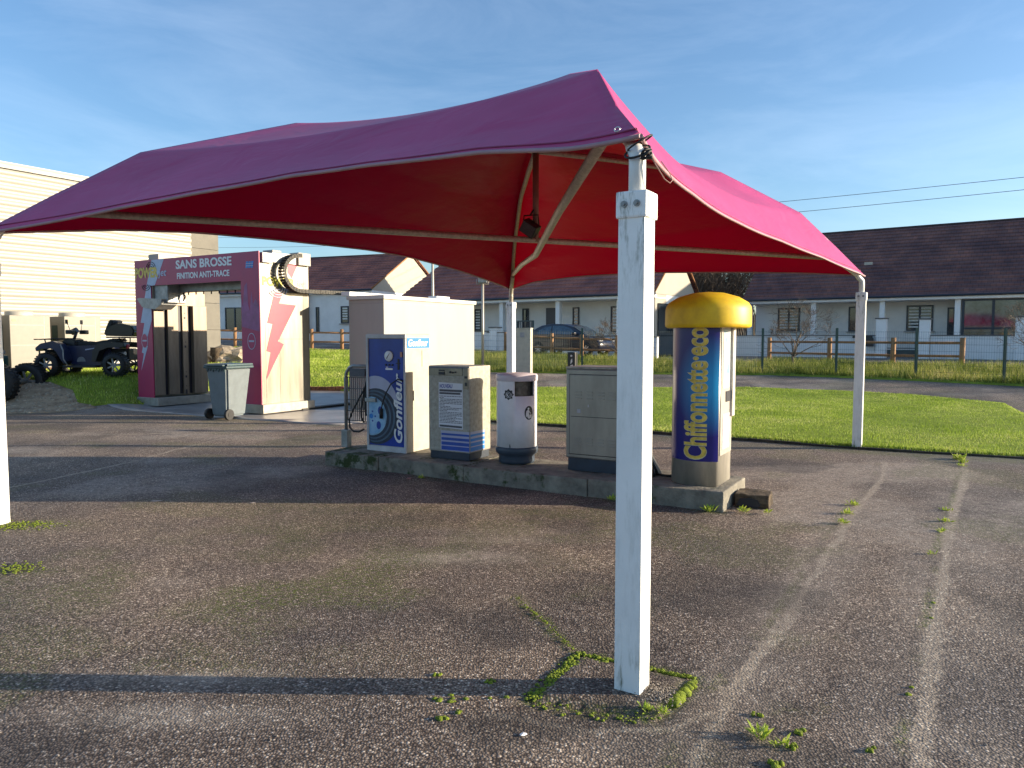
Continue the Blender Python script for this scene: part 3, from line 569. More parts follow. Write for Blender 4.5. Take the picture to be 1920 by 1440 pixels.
for t in np.linspace(0, 1, 46):
    i = min(int(t*(len(crack2)-1)), len(crack2)-2); f = t*(len(crack2)-1)-i; x = crack2[i][0]*(1-f)+crack2[i+1][0]*f; y = crack2[i][1]*(1-f)+crack2[i+1][1]*f
    if noise.noise(Vector((x*1.3, y*1.3, 0))) > .1: moss_clump(mb, x+random.gauss(0, .02), y+random.gauss(0, .02), random.uniform(.008, .018), .007)
tag(obj('moss', mb, MOSS, None, True), 'bright green moss cushions around the near post base and along the cracks', 'moss', kind='stuff')
# little weeds
def weeds(pts, name, label):
    V = []; T = []
    for x, y, n, h in pts:
        for _ in range(n):
            a = random.uniform(0, 6.28); l = h*random.uniform(.5, 1.2); d = Vector((math.cos(a), math.sin(a), 0)); s = Vector((-d.y, d.x, 0))*l*.13; p = Vector((x+random.gauss(0, h*.3), y+random.gauss(0, h*.3), .0)); el2 = random.uniform(.2, 1.1)
            t = p+d*l*math.cos(el2)+Vector((0, 0, l*math.sin(el2))); m_ = p.lerp(t, .5)+Vector((0, 0, l*.12)); V += [p, m_+s, t, p, t, m_-s]; T += [random.uniform(.3, .9)]*6
    tag(arrmesh(name, [tuple(v) for v in V], np.arange(len(V)).reshape(-1, 3), BLADE, attrs={'tone': T}), label, 'weeds', kind='stuff')
weeds([(.56, 2.99, 30, .035), (.62, 2.97, 24, .035), (.97, 2.78, 40, .05), (1.02, 2.72, 20, .04), (.8, 2.38, 40, .06), (3.15, 6.75, 22, .06), (2.95, 6.42, 22, .06), (2.75, 6.1, 18, .06), (3.62, 6.1, 18, .06), (3.85, 6.5, 20, .05), (3.4, 5.8, 20, .05), (3.0, 5.2, 12, .04), (2.05, 6.5, 30, .06), (1.75, 6.52, 40, .07), (1.2, 6.82, 40, .07), (.95, 6.98, 34, .06), (2.25, 6.45, 20, .05), (-1.0, 8.05, 30, .05), (5.66, 9.28, 60, .09), (5.55, 9.05, 30, .07), (5.4, 8.8, 20, .05)], 'weeds', 'small weeds growing out of the asphalt cracks')
def debris(name, label, cat, x, y, s, m, rz, flat=.25):
    bm = B(); bmesh.ops.create_icosphere(bm, subdivisions=1, radius=s)
    for v in bm.verts: v.co = Vector((v.co.x*1.3, v.co.y*.8, v.co.z*flat))*(1+.4*noise.noise(v.co*90))
    o = obj(name, bm, m); o.location = (x, y, s*flat+float(und_at(x, y))); o.rotation_euler = (0, 0, rz); tag(o, label, cat, 'litter and pebbles on the asphalt'); return o
def und_at(x, y): return (vnoise(np.array([x]), np.array([y]), .9, 3, 2)[0]-.5)*.016+(vnoise(np.array([x]), np.array([y]), .35, 5, 2)[0]-.5)*.03
debris('paper_scrap', 'small white paper scrap on the asphalt left of the moss square', 'litter', .045, 2.80, .014, TXW, .6, .3)
debris('pebble', 'pale flat pebble inside the moss square left of the near post', 'pebble', .18, 3.14, .020, mat('grey_pebble', (.32, .33, .33, 1), .8), .2, .3)
debris('leaf', 'pale dry leaf lying flat on the asphalt beyond the left moss', 'leaf', -3.35, 6.9, .045, mat('dry_leaf', (.5, .42, .36, 1), .9), .0, .08)
debris('leaf', 'pale leaf on the shadow edge in front of the air machine', 'leaf', -2.42, 6.85, .03, bpy.data.materials['dry_leaf'], .9, .1)
debris('leaf', 'reddish leaf against the front of the concrete island', 'leaf', -1.12, 7.98, .028, mat('red_leaf', (.4, .22, .2, 1), .9), .9, .4)
debris('paper_scrap', 'light scrap beside the right hand crack', 'litter', 3.75, 5.2, .018, TXW, .3, .2)
# loose chips as one scattered stuff object
sb = B(); gb = bmesh.ops.create_icosphere(sb, subdivisions=1, radius=1); sv = np.array([v.co[:] for v in sb.verts]); sf = np.array([[v.index for v in f.verts] for f in sb.faces]); sb.free()
n = 1500; px = rng.uniform(-3.2, 3.2, n); py = 2.2+rng.random(n)**1.6*6; rr = rng.uniform(.002, .005, n)
zz = (vnoise(px, py, .9, 3, 2)-.5)*.016+(vnoise(px, py, .35, 5, 2)-.5)*.03
nb = 420; px[:nb] = rng.normal(.64, .035, nb); py[:nb] = rng.normal(3.12, .045, nb); rr[:nb] = rng.uniform(.002, .006, nb); zz[:nb] += .012
Vc = (sv[None]*rr[:, None, None]*rng.uniform(.6, 1.2, (n, 1, 3))+np.stack([px, py, zz+rr*.3], 1)[:, None]).reshape(-1, 3); Fc = (sf[None]+(np.arange(n)*len(sv))[:, None, None]).reshape(-1, 3)
tag(arrmesh('gravel', Vc, Fc, mat('loose_chippings', (.36, .31, .26, 1), .9, var=.3, scale=50)), 'loose pale chippings scattered over the near asphalt', 'gravel', kind='stuff')

# ---------------------------------------------------------------- island and machines (local frame u along, v back, rotated -30 deg)
E1 = Vector((.866, -.5, 0)); E2 = Vector((.5, .866, 0)); A30 = R(-30)
def W(u, v, z=0): p = Vector((PF[0], PF[1], 0))+E1*u+E2*v; return (p.x, p.y, z)
HZ = .17
bm = B(); segs = [(0.0, .82), (.825, 2.0), (2.005, 3.45), (3.455, 4.77)]
for i, (s0, s1) in enumerate(segs): box(bm, s0, s1, 0+.012*(i % 2), .88, -.03, HZ-.004*i % .01, .014)
bmesh.ops.subdivide_edges(bm, edges=[e for e in bm.edges if e.calc_length() > .5], cuts=14, use_grid_fill=True)
for v in bm.verts:
    n_ = noise.noise(v.co*5)*.016+noise.noise(v.co*17)*.008; v.co.y += n_; v.co.z += n_*.5 if v.co.z > .1 else 0
def island_material():
    m = mat('mossy_island_concrete', (.27, .25, .20, 1), .95, var=.25, scale=6, bump=.9, bscale=40, col2=(.11, .10, .085, 1)); N, L = m.node_tree.nodes, m.node_tree.links; p = N['Principled BSDF']; old = p.inputs['Base Color'].links[0].from_socket
    t = N.new('ShaderNodeTexCoord'); n = N.new('ShaderNodeTexNoise'); n.inputs['Scale'].default_value = 4.5; n.inputs['Detail'].default_value = 8; n.inputs['Roughness'].default_value = .7; L.new(t.outputs['Object'], n.inputs[0])
    s = N.new('ShaderNodeSeparateXYZ'); L.new(t.outputs['Object'], s.inputs[0])
    q = N.new('ShaderNodeMapRange'); q.inputs[1].default_value = 3.8; q.inputs[2].default_value = -.5; q.inputs[3].default_value = .0; q.inputs[4].default_value = .16; L.new(s.outputs[0], q.inputs[0])
    ad = N.new('ShaderNodeMath'); ad.operation = 'ADD'; L.new(n.outputs[0], ad.inputs[0]); L.new(q.outputs[0], ad.inputs[1])
    r = N.new('ShaderNodeMapRange'); r.inputs[1].default_value = .60; r.inputs[2].default_value = .70; L.new(ad.outputs[0], r.inputs[0])
    mx_ = N.new('ShaderNodeMix'); mx_.data_type = 'RGBA'; L.new(r.outputs[0], mx_.inputs[0]); L.new(old, mx_.inputs[6]); mx_.inputs[7].default_value = (.035, .05, .012, 1); L.new(mx_.outputs[2], p.inputs['Base Color']); return m
o = obj('concrete_island', bm, island_material()); o.location = (PF[0], PF[1], 0); o.rotation_euler = (0, 0, A30); tag(o, 'long low mossy concrete plinth carrying the machines under the canopy', 'plinth')
bm = B(); box(bm, 0, .30, 0, .27, -.01, .115, .012); bmesh.ops.subdivide_edges(bm, edges=[e for e in bm.edges if e.calc_length() > .08], cuts=4, use_grid_fill=True)
for v in bm.verts: v.co += Vector((noise.noise(v.co*11), noise.noise(v.co*11+Vector((5, 0, 0))), noise.noise(v.co*11+Vector((0, 7, 0)))))*.014
o = obj('timber_block', bm, DIRTW); p = W(4.80, .30); o.location = (p[0], p[1], 0); o.rotation_euler = (0, 0, A30+.06); tag(o, 'broken weathered sleeper stub lying at the right end of the plinth', 'block')
bm = B(); prism(bm, [(.02, .01), (.05, .075), (.14, .085), (.21, .07), (.23, .02), (.2, -.005)], .0, .004, face_at(FRONT, -.012)); obj('tar_stain', bm, INK, o)

# air machine
g = thing('air_machine', 'tall white tyre inflator cabinet with blue wheel picture on its front', 'air machine', W(.37, .36, HZ), A30)
bm = B(); box(bm, 0, .60, 0, .46, 0, 1.41, .012); obj('cabinet', bm, BEIGE, g)
bm = B()
for q in ((0, .6, 1.36, 1.41), (0, .6, 0, .065), (0, .03, .067, 1.358), (.57, .6, .067, 1.358)): box(bm, q[0], q[1], -.022, -.001, q[2], q[3], .004)
obj('front_frame', bm, mat('grey_white_trim', (.55, .55, .56, 1), .45), g)
FP = face_at(FRONT, -.002)
bm = B(); prism(bm, [(.032, .07), (.568, .07), (.568, 1.355), (.032, 1.355)], 0, .004, FP); pn = obj('picture_panel', bm, BLUE, g)
def clipd(cx, cy, r, x0=.034): return [(max(x, x0), y) for x, y in disc(cx, cy, r, n=40)]
FP2 = lambda k: face_at(FRONT, -.0065-.0012*k)
def graphic(polys, m, k, name='print'):
    bm = B()
    for p in polys: prism(bm, p, 0, .001, FP2(k))
    obj(name, bm, m, pn)
graphic([clipd(.13, .57, .34)], LILAC, 0); graphic([clipd(.14, .42, .34)], mat('printed_tyre', (.02, .035, .07, 1), .4, var=.3, scale=20), 1)
for kk, rr_ in ((2, .315), (3, .300), (4, .275), (5, .262)): graphic([clipd(.135-.01*kk, .42, rr_)], bpy.data.materials['printed_tyre'] if kk % 2 else mat('printed_tread', (.07, .13, .2, 1), .4), kk)
graphic([clipd(.07, .42, .235)], PALEB, 6); graphic([clipd(.07, .42, .235*.93)], mat('printed_rim', (.36, .56, .72, 1), .35, var=.45, scale=7, col2=(.10, .30, .55, 1)), 7)
hol = []
for t in range(5):
    a = t*2*math.pi/5+.5; hol.append([(max(x, .034), y) for x, y in disc(.07+.155*math.cos(a), .42+.155*math.sin(a), .034, .05, 14)])
hol = [h for h in hol if max(x for x, y in h) > .045]; hol = [h for h in hol if min(x for x, y in h) > .035]
graphic(hol+[disc(.07+.06*math.cos(a), .42+.06*math.sin(a), .012, n=10) for a in (0, 1.25, 2.5, 5.03)], BLUE, 8); graphic([disc(.07, .42, .03, n=16)], BLUE_L, 9)
text('lettering', 'Gonfleur', P2(face_at(FRONT, -.0185), .545, .12), .83, .125, TXW, pn, .002, .022, .25, 1)
bm = B(); lathe(bm, [(.0, .022), (.048, .022), (.062, .012), (.066, 0)], 28); bmesh.ops.transform(bm, matrix=Matrix.Translation((.345, -.006, 1.15)) @ Matrix.Rotation(R(90), 4, 'X'), verts=bm.verts); obj('pressure_gauge', bm, TXW, g)
bm = B(); tube(bm, [(.345, -.030, 1.15), (.37, -.030, 1.185)], .003, 5); tube(bm, [(.345, -.030, 1.15), (.325, -.030, 1.12)], .004, 5); tube(bm, [(.345+.064*math.cos(t), -.012, 1.15+.064*math.sin(t)) for t in np.linspace(0, 6.283, 25)[:-1]], .004, 5, closed=True); obj('gauge_needle', bm, INK, g)
bm = B()
for i in range(3): prism(bm, disc(.30+.05*i, 1.045, .011, n=10), 0, .012, face_at(FRONT, -.007))
box(bm, .475, .50, -.012, -.007, .99, 1.12); box(bm, .45, .52, -.011, -.007, 1.06, 1.07); obj('button', bm, INK, g)
bm = B(); box(bm, .52, .55, -.02, -.007, 1.14, 1.2); obj('coin_slot', bm, mat('copper_coin_slot', (.45, .22, .15, 1), .4, .4), g)
bm = B(); box(bm, .29, .40, -.009, -.007, .985, 1.005); box(bm, .30, .33, -.0095, -.007, 1.012, 1.022); obj('small_print', bm, TXW, g)
bm = B(); prism(bm, [(.01, 1.245), (.452, 1.245), (.452, 1.365), (.01, 1.365)], 0, .003, face_at(RIGHT, .6)); sg = obj('sign', bm, BLUE_L, g)
text('lettering', 'Gonfleur', P2(face_at(RIGHT, .6035), .035, 1.265), .385, .085, TXW, sg, .001, .022, .2)
bm = B(); box(bm, .601, .607, .30, .31, 1.02, 1.22); obj('vent', bm, GALV, g); bm = B(); box(bm, .600, .612, .12, .15, .62, .74, .003); obj('lock', bm, GALV, g)
bm = B(); tube(bm, [(.56, -.02, .86), (.5, -.04, .88), (.40, -.045, .82), (.32, -.05, .70), (.27, -.05, .58), (.25, -.045, .50), (.235, -.03, .44)], .008, 8); tube(bm, [(.235, -.03, .52), (.235, -.03, .40)], .022, 10); obj('air_hose', bm, BLACK, g)
bm = B(); box(bm, .0, .16, -.05, -.02, .595, .64, .004); obj('nozzle_holder', bm, STEEL_D, g)
# mat rack with hoses
r_ = thing('mat_rack', 'grey tubular mat rack with grille at the left end of the plinth', 'rack', W(-.02, .40, HZ), A30)
bm = B(); tube(bm, [(0, 0, 0), (0, 0, .86), (.02, 0, .94), (.07, 0, 1.0), (.13, 0, 1.02), (.40, 0, 1.02)], .021, 10); tube(bm, [(.39, .0, .0), (.39, 0, 1.02)], .018, 8); obj('frame', bm, STEEL_D, r_)
bm = B(); box(bm, -.05, .05, -.04, .04, 0, .22, .006); obj('foot_bracket', bm, STEEL_D, r_)
bm = B()
for i in range(11): x = .035+i*.031; tube(bm, [(x, 0, .34), (x, 0, .88)], .006, 5)
for z in (.34, .46, .6, .74, .88): tube(bm, [(.02, 0, z), (.39, 0, z)], .006, 5)
obj('grille', bm, mat('dark_wire_grille', (.16, .16, .17, 1), .5, .5), r_)
bm = B(); box(bm, .08, .33, -.02, .02, .89, .99, .004); obj('header_plate', bm, GREYINK, r_)
h_ = thing('rubber_hose', 'black air hose looping down from the left side of the inflator', 'hose', W(.30, .30, HZ), A30)
bm = B(); tube(bm, [(.06, .1, .92), (.03, .05, .75), (-.02, 0, .62), (-.10, -.02, .48), (-.15, -.03, .36), (-.14, -.03, .27), (-.08, -.03, .225), (0, -.02, .225), (.06, 0, .26)], .011, 8); tube(bm, [(.05, .1, .9), (.01, .05, .65), (.0, .02, .5), (.02, 0, .4), (.06, 0, .34)], .011, 8); tube(bm, [(.055, .1, .95), (.04, .06, .7), (.045, .05, .5), (.065, .05, .42)], .018, 8); obj('hose', bm, BLACK, h_)

# vacuum / coin cabinet with blue stripes
v_ = thing('coin_machine', 'beige metal coin cabinet with paper notice and blue stripes', 'machine', W(1.36, .26, HZ), A30)
VW, VD = .56, .44
bm = B(); box(bm, 0, VW, 0, VD, .085, 1.055, .014); obj('cabinet', bm, mat('speckled_beige_metal', (.42, .39, .33, 1), .5, .2, var=.2, scale=22, bump=.15), v_)
bm = B(); box(bm, .015, VW-.015, .012, VD-.012, 0, .09, .006); obj('base', bm, NAVY, v_)
bm = B(); box(bm, .01, VW-.09, -.006, .0, .945, 1.03, .003); obj('control_strip', bm, STEEL, v_)
bm = B(); box(bm, .15, .23, -.012, -.006, .955, .985); box(bm, .15, .23, -.010, -.006, .995, 1.01); prism(bm, disc(.31, .985, .012, n=12), 0, .012, face_at(FRONT, -.006)); prism(bm, disc(.345, .98, .01, n=12), 0, .012, face_at(FRONT, -.006)); prism(bm, disc(.38, .985, .008, n=12), 0, .012, face_at(FRONT, -.006)); obj('button', bm, INK, v_)
bm = B(); box(bm, VW-.075, VW-.012, -.008, 0, .80, 1.035, .004); obj('coin_unit', bm, STEEL, v_)
bm = B(); box(bm, VW-.055, VW-.03, -.011, -.008, .835, .875); box(bm, VW-.06, VW-.025, -.011, -.008, .92, .945); obj('coin_slot', bm, INK, v_)
bm = B(); box(bm, .01, VW-.01, -.004, -.001, 1.032, 1.040); obj('trim', bm, mat('faded_blue', (.03, .05, .16, 1), .5), v_)
bm = B(); prism(bm, [(.145, .36), (.47, .35), (.47, .86), (.145, .87)], 0, .0015, face_at(FRONT, -.001)); nt = obj('notice', bm, mat('paper_notice', (.68, .69, .74, 1), .5, var=.05), v_)
text('lettering', 'NOUVEAU', P2(face_at(FRONT, -.003), .155, .805), .18, .045, BLUE, nt, .0006, .02, .25)
bm = B(); F3 = face_at(FRONT, -.0028)
for y0, y1, x1 in ((.765, .79, .46), (.735, .758, .44)): prism(bm, [(.155, y0), (x1, y0), (x1, y1), (.155, y1)], 0, .0006, F3)
yy = .71
while yy > .40:
    x = .155+(.01 if random.random() < .3 else 0)
    while x < .455:
        w_ = random.uniform(.012, .045); x2 = min(x+w_, .46); prism(bm, [(x, yy), (x2, yy), (x2, yy+.0075), (x, yy+.0075)], 0, .0006, F3); x = x2+.006
        if random.random() < .06: break
    yy -= .0165
prism(bm, [(.155, .367), (.46, .362), (.46, .385), (.155, .39)], 0, .0006, F3); obj('small_print', bm, GREYINK, nt)
st1 = B(); st2 = B(); bk = B()
prism(bk, [(.17, .10), (VW-.004, .10), (VW-.004, .325), (.17, .325)], 0, .0012, face_at(FRONT, -.001)); prism(bk, [(.01, .10), (.31, .10), (.31, .325), (.01, .325)], 0, .0012, face_at(RIGHT, VW+.0002))
for k in range(4):
    z = .108+k*.055; h = .044-k*.007
    prism(st1, [(.18, z), (VW-.006, z), (VW-.006, z+h), (.18, z+h)], 0, .0008, face_at(FRONT, -.0025)); prism(st2, [(.012, z), (.305, z), (.305, z+h), (.012, z+h)], 0, .0008, face_at(RIGHT, VW+.0016))
sk = obj('stripe_sticker', bk, LILAC, v_); obj('stripes', st1, mat('stripe_blue', (.015, .08, .45, 1), .4, var=.15), sk); obj('stripes', st2, BLUE_L, sk)

# litter bin
lb = thing('litter_bin', 'white round litter bin with black sun emblem on a dark base', 'bin', W(2.37, .52, HZ), R(-12))
bm = B(); lathe(bm, [(0, 0), (.195, 0), (.20, .03), (.195, .075), (.215, .10), (.232, .115), (.236, .15), (.232, .178), (.20, .19)], 40); obj('base', bm, mat('slate_blue_plastic', (.045, .065, .095, 1), .5, var=.15), lb)
BW = mat('bin_white', (.84, .82, .86, 1), .5, var=.05, scale=10, bump=.03)
rB = .222; bm = B(); n = 64
for z0, z1 in ((.18, .74), (.74, .90), (.90, .93)):
    for j in range(n):
        a0, a1 = 2*math.pi*j/n, 2*math.pi*(j+1)/n; am = (a0+a1)/2-1.5*math.pi
        if z0 == .74 and .12 < am < 1.15: continue
        f = bm.faces.new([bm.verts.new((rB*math.cos(a), rB*math.sin(a), z)) for a, z in ((a0, z0), (a1, z0), (a1, z1), (a0, z1))]); f.smooth = True
bmesh.ops.remove_doubles(bm, verts=bm.verts, dist=.0005); o = obj('body', bm, BW, lb); md = o.modifiers.new('s', 'SOLIDIFY'); md.thickness = .012; md.offset = -1
bm = B(); lathe(bm, [(.228, .90), (.232, .915), (.232, .955), (.222, .972), (.12, .985), (0, .990)], 40); obj('lid', bm, mat('bin_lid_pinkish', (.62, .55, .60, 1), .5, var=.08), lb)
bm = B(); lathe(bm, [(.16, .60), (.165, .90)], 30); obj('liner', bm, mat('rusty_liner', (.22, .19, .16, 1), .6, .3, var=.3, scale=20), lb)
def cyl(r, cz, a0):   # wraps (s,t,d) round the bin
    def f(co): a = a0+co[:, 0]/r; rr_ = r+co[:, 2]; return np.stack([rr_*np.cos(a), rr_*np.sin(a), cz+co[:, 1]], 1)
    return f
def wrapped(name, polys, m, parent, r, cz, a0, d0, d1):
    bm = B()
    for p in polys: prism(bm, p, d0, d1)
    f = cyl(r, cz, a0)
    for v in bm.verts: v.co = Vector(f(np.array([v.co[:]]))[0])
    return obj(name, bm, m, parent)
starp = []
for i in range(32): a = 2*math.pi*i/32; rr_ = .062 if i % 4 == 0 else (.052 if i % 2 else .046); starp.append((rr_*math.cos(a), rr_*math.sin(a)))
em = wrapped('sun_emblem', [starp], INK, lb, rB, .76, R(258), .0005, .0015)
sp = []
for i in range(40): t = i/40; a = t*4.2*math.pi; r0 = .006+.032*t; sp.append((a, r0))
sq = [[(r0*math.cos(a), r0*math.sin(a)), ((r0+.004)*math.cos(a), (r0+.004)*math.sin(a)), ((r1+.004)*math.cos(b), (r1+.004)*math.sin(b)), (r1*math.cos(b), r1*math.sin(b))] for (a, r0), (b, r1) in zip(sp[:-1], sp[1:])]
wrapped('spiral', sq, TXW, em, rB, .76, R(258), .0018, .0026)
pic = wrapped('pictogram', [disc(0, 0, .055, .075, 28)], INK, lb, rB, .56, R(318), .0005, .0015)
wrapped('figure', [disc(-.008, .045, .012, .012, 12), [(-.025, -.03), (-.012, -.06), (.0, -.055), (-.004, .0), (.006, .02), (-.004, .032), (-.022, .028)], [(.012, -.055), (.034, -.055), (.036, -.02), (.012, -.02)], [(.0, .02), (.024, -.002), (.022, -.012), (-.002, .01)]], TXW, pic, rB, .56, R(318), .0018, .0026)
wrapped('scuff', [[(-.006, 0), (.01, 0), (.003, .035), (-.002, .04)]], NAVY, lb, rB, .185, R(262), .0005, .001)

# stainless cabinet
sc_ = thing('steel_cabinet', 'waist high stainless steel vacuum cabinet with louvred door', 'cabinet', W(3.06, .34, HZ), A30)
SM = mat('tarnished_stainless', (.33, .32, .30, 1), .36, .75, var=.25, scale=4, bump=.06, stretch=(1, 1, .3), col2=(.22, .21, .20, 1))
CW = .66; bm = B(); box(bm, 0, CW, 0, .45, .13, 1.05, .012); obj('cabinet', bm, SM, sc_)
bm = B(); box(bm, .02, CW-.02, .015, .43, 0, .13); obj('base', bm, NAVY, sc_)
bm = B(); box(bm, .045, CW-.045, -.010, -.001, .175, .99, .003); dr = obj('door', bm, SM, sc_)
bm = B()
for x0 in (.11, .235, .36, .48):
    bm = B()
    for r0 in (.78, .745, .81): box(bm, x0, x0+.07, -.017, -.010, r0, r0+.012, .002)
    obj('louvre', bm, SM, dr); bm = B()
    for r0 in (.30, .33, .27): box(bm, x0, x0+.07, -.017, -.010, r0, r0+.012, .002)
    obj('louvre', bm, SM, dr)
bm = B()
for q in ((.04, CW-.04, .992, .998), (.04, CW-.04, .168, .174), (.037, .043, .17, .996), (CW-.043, CW-.037, .17, .996)): box(bm, q[0], q[1], -.0025, -.0008, q[2], q[3])
box(bm, .06, CW-.06, -.0125, -.0108, .56, .566); obj('door_gap', bm, INK, dr)
bm = B(); box(bm, -.004, CW+.004, -.006, .455, 1.05, 1.075, .008); obj('top_plate', bm, mat('worn_top_steel', (.40, .38, .35, 1), .45, .6, var=.25, scale=8), sc_)
bm = B(); box(bm, .25, .262, -.0125, -.0105, .665, .69); box(bm, .13, .17, -.0125, -.0105, .60, .64); obj('scuff_mark', bm, mat('pale_scuff', (.5, .5, .55, 1), .6), dr)
bm = B(); tube(bm, [(-.02, .2, .76), (-.045, .2, .78), (-.045, .2, .90), (-.02, .2, .92)], .008, 6); obj('side_handle', bm, GALV, sc_)
vh = thing('vacuum_hose', 'black corrugated suction hose coiled beside the steel cabinet', 'hose', W(3.86, .5, HZ), A30)
bm = B(); tube(bm, [(-.09, .0, .75), (-.03, 0, .55), (.02, -.02, .35), (.06, -.04, .18), (.04, -.06, .08), (-.03, -.06, .045), (-.12, -.04, .04)], .023, 10); tube(bm, [(-.09, .06, .72), (-.06, .06, .45), (-.02, .04, .25), (.03, 0, .12), (.10, -.04, .05), (.13, -.1, .025), (.05, -.14, .02)], .023, 10); tube(bm, [(.1, -.02, .02), (.22, -.04, .015), (.30, -.03, .012)], .012, 8); obj('hose', bm, BLACK, vh)
bm = B(); prism(bm, [(.02, .0), (.16, .0), (.14, .05), (.09, .14), (.06, .2), (.03, .1)], -.03, .05, face_at(FRONT, .04)); obj('nozzle', bm, BLACK, vh)

# wipes dispenser
wd = thing('wipes_dispenser', 'blue and silver wipes column under a big yellow mushroom cap', 'dispenser', W(4.46, .475, HZ), A30)
r0 = .30; ac = math.acos(.2/r0)
bm = B(); n = 48; ring = [(r0*math.cos(ac+(2*math.pi-2*ac)*i/n), r0*math.sin(ac+(2*math.pi-2*ac)*i/n)) for i in range(n+1)]
prism(bm, ring, 0, 1.5)
for f in bm.faces:
    if len(f.verts) == 4 and abs(f.normal.x) < .99: f.smooth = True
obj('column', bm, mat('column_steel', (.66, .62, .54, 1), .38, .6, var=.2, scale=5, bump=.05, stretch=(1, 1, .3)), wd)
def dispmat():
    m = bpy.data.materials.new('dispenser_print'); m.use_nodes = True; N, L = m.node_tree.nodes, m.node_tree.links; p = N['Principled BSDF']; p.inputs['Roughness'].default_value = .28
    t = N.new('ShaderNodeTexCoord'); mp = N.new('ShaderNodeMapping'); mp.inputs['Location'].default_value = (-.12, .26, -.95); mp.inputs['Scale'].default_value = (3.0, 2.2, 2.0); mp.vector_type = 'POINT'
    mp.inputs['Location'].default_value = (-.12*3.0, .26*2.2, -.93*2.0)
    g = N.new('ShaderNodeTexGradient'); g.gradient_type = 'SPHERICAL'; L.new(t.outputs['Object'], mp.inputs[0]); L.new(mp.outputs[0], g.inputs[0])
    r = N.new('ShaderNodeValToRGB'); r.color_ramp.elements[0].color = (.010, .008, .16, 1); r.color_ramp.elements[1].color = (.01, .30, .62, 1); r.color_ramp.elements[0].position = .05; r.color_ramp.elements[1].position = .85
    L.new(g.outputs['Fac'], r.inputs[0]); L.new(r.outputs[0], p.inputs['Base Color']); return m
bm = B(); lathe(bm, [(r0+.0015, .23), (r0+.0015, 1.48)], 40, a0=R(196), a1=2*math.pi-ac-.02); pnl = obj('printed_wrap', bm, dispmat(), wd)
def cm(aoff, z0, dd):
    def f(co): a = R(270)+aoff+co[:, 0]/r0; rr_ = r0+.002+dd+co[:, 2]; return np.stack([rr_*np.cos(a), rr_*np.sin(a), z0+co[:, 1]], 1)
    return f
GOLDD = mat('lettering_dark_outline', (.16, .09, .02, 1), .5); PALEO = mat('lettering_pale_edge', (.62, .60, .42, 1), .4)
text('lettering_outline', 'Chiffonnette·eco', None, 1.225, .222, PALEO, pnl, .0008, .040, 0, 1, cm(.365, .245, 0))
text('lettering', 'Chiffonnette·eco', None, 1.21, .212, TXY, pnl, .0012, .026, 0, 1, cm(.350, .252, .0012))
RF = face_at(RIGHT, .2005)
bm = B(); prism(bm, [(-.205, .28), (.205, .28), (.205, 1.48), (-.205, 1.48)], 0, .008, RF); pf = obj('front_door', bm, mat('satin_aluminium', (.60, .56, .50, 1), .4, .5, var=.12, scale=5), wd)
bm = B(); prism(bm, [(-.15, .9), (.1, .9), (.1, 1.45), (-.15, 1.45)], 0, .002, face_at(RIGHT, .2095)); obj('poster', bm, mat('faded_poster', (.55, .5, .45, 1), .4, var=.6, scale=9, col2=(.15, .38, .55, 1)), pf)
bm = B(); prism(bm, [(-.14, .33), (.12, .33), (.12, .66), (-.14, .66)], 0, .002, face_at(RIGHT, .2095)); obj('poster', bm, mat('faded_pink_poster', (.62, .55, .55, 1), .5, var=.6, scale=12, col2=(.42, .30, .38, 1)), pf)
bm = B(); prism(bm, [(-.04, .77), (.14, .77), (.14, .87), (-.04, .87)], 0, .006, face_at(RIGHT, .2095)); obj('slot', bm, INK, pf)
bm = B(); box(bm, .203, .235, .13, .225, .62, 1.48, .006); obj('side_module', bm, mat('pale_module', (.62, .58, .52, 1), .45, .4, var=.1), wd)
bm = B(); lathe(bm, [(.30, 1.47), (.375, 1.462), (.395, 1.475), (.398, 1.50), (.396, 1.63), (.389, 1.663), (.365, 1.70), (.28, 1.752), (.15, 1.79), (0, 1.803)], 64, (.02, 0)); obj('yellow_cap', bm, YEL, wd, True)

# ---------------------------------------------------------------- wheelie bin
wb = thing('wheelie_bin', 'grey wheeled bin with dark lid standing before the wash gantry', 'bin', (-5.40, 14.10, 0), R(155))
bm = B(); z0, z1 = .05, .97
bt = [(-.20, -.22), (.20, -.22), (.20, .24), (-.20, .24)]; tp = [(-.27, -.32), (.27, -.32), (.27, .30), (-.27, .30)]
A = [bm.verts.new((x, y, z0)) for x, y in bt]; Bq = [bm.verts.new((x, y, z1)) for x, y in tp]; bm.faces.new(A[::-1]); bm.faces.new(Bq)
for i in range(4): bm.faces.new((A[i], A[(i+1) % 4], Bq[(i+1) % 4], Bq[i]))
bmesh.ops.bevel(bm, geom=bm.edges[:], offset=.035, segments=3, affect='EDGES'); obj('body', bm, BIN_G, wb)
bm = B(); box(bm, -.30, .30, -.35, .33, .955, 1.0, .015); obj('rim', bm, BIN_LID, wb)
bm = B(); box(bm, -.29, .29, -.35, .30, 1.0, 1.045, .02); obj('lid', bm, BIN_LID, wb); bm = B(); box(bm, -.24, .24, .305, .37, 1.0, 1.03, .012); obj('handle', bm, BIN_LID, wb)
bm = B()
for i in range(7): x = -.21+i*.07; prism(bm, [(x-.03, .955), (x+.03, .955), (x, .89+.02*(i % 2))], 0, .03, Matrix(((1, 0, 0, 0), (0, 0, 1, .285), (0, 1, 0, 0), (0, 0, 0, 1))))
obj('rib', bm, BIN_LID, wb)
for sx in (-1, 1):
    bm = B(); tube(bm, [(sx*.22, .25, .10), (sx*.275, .25, .10)], .10, 20); tube(bm, [(sx*.276, .25, .10), (sx*.282, .25, .10)], .045, 14); obj('wheel', bm, BLACK, wb)

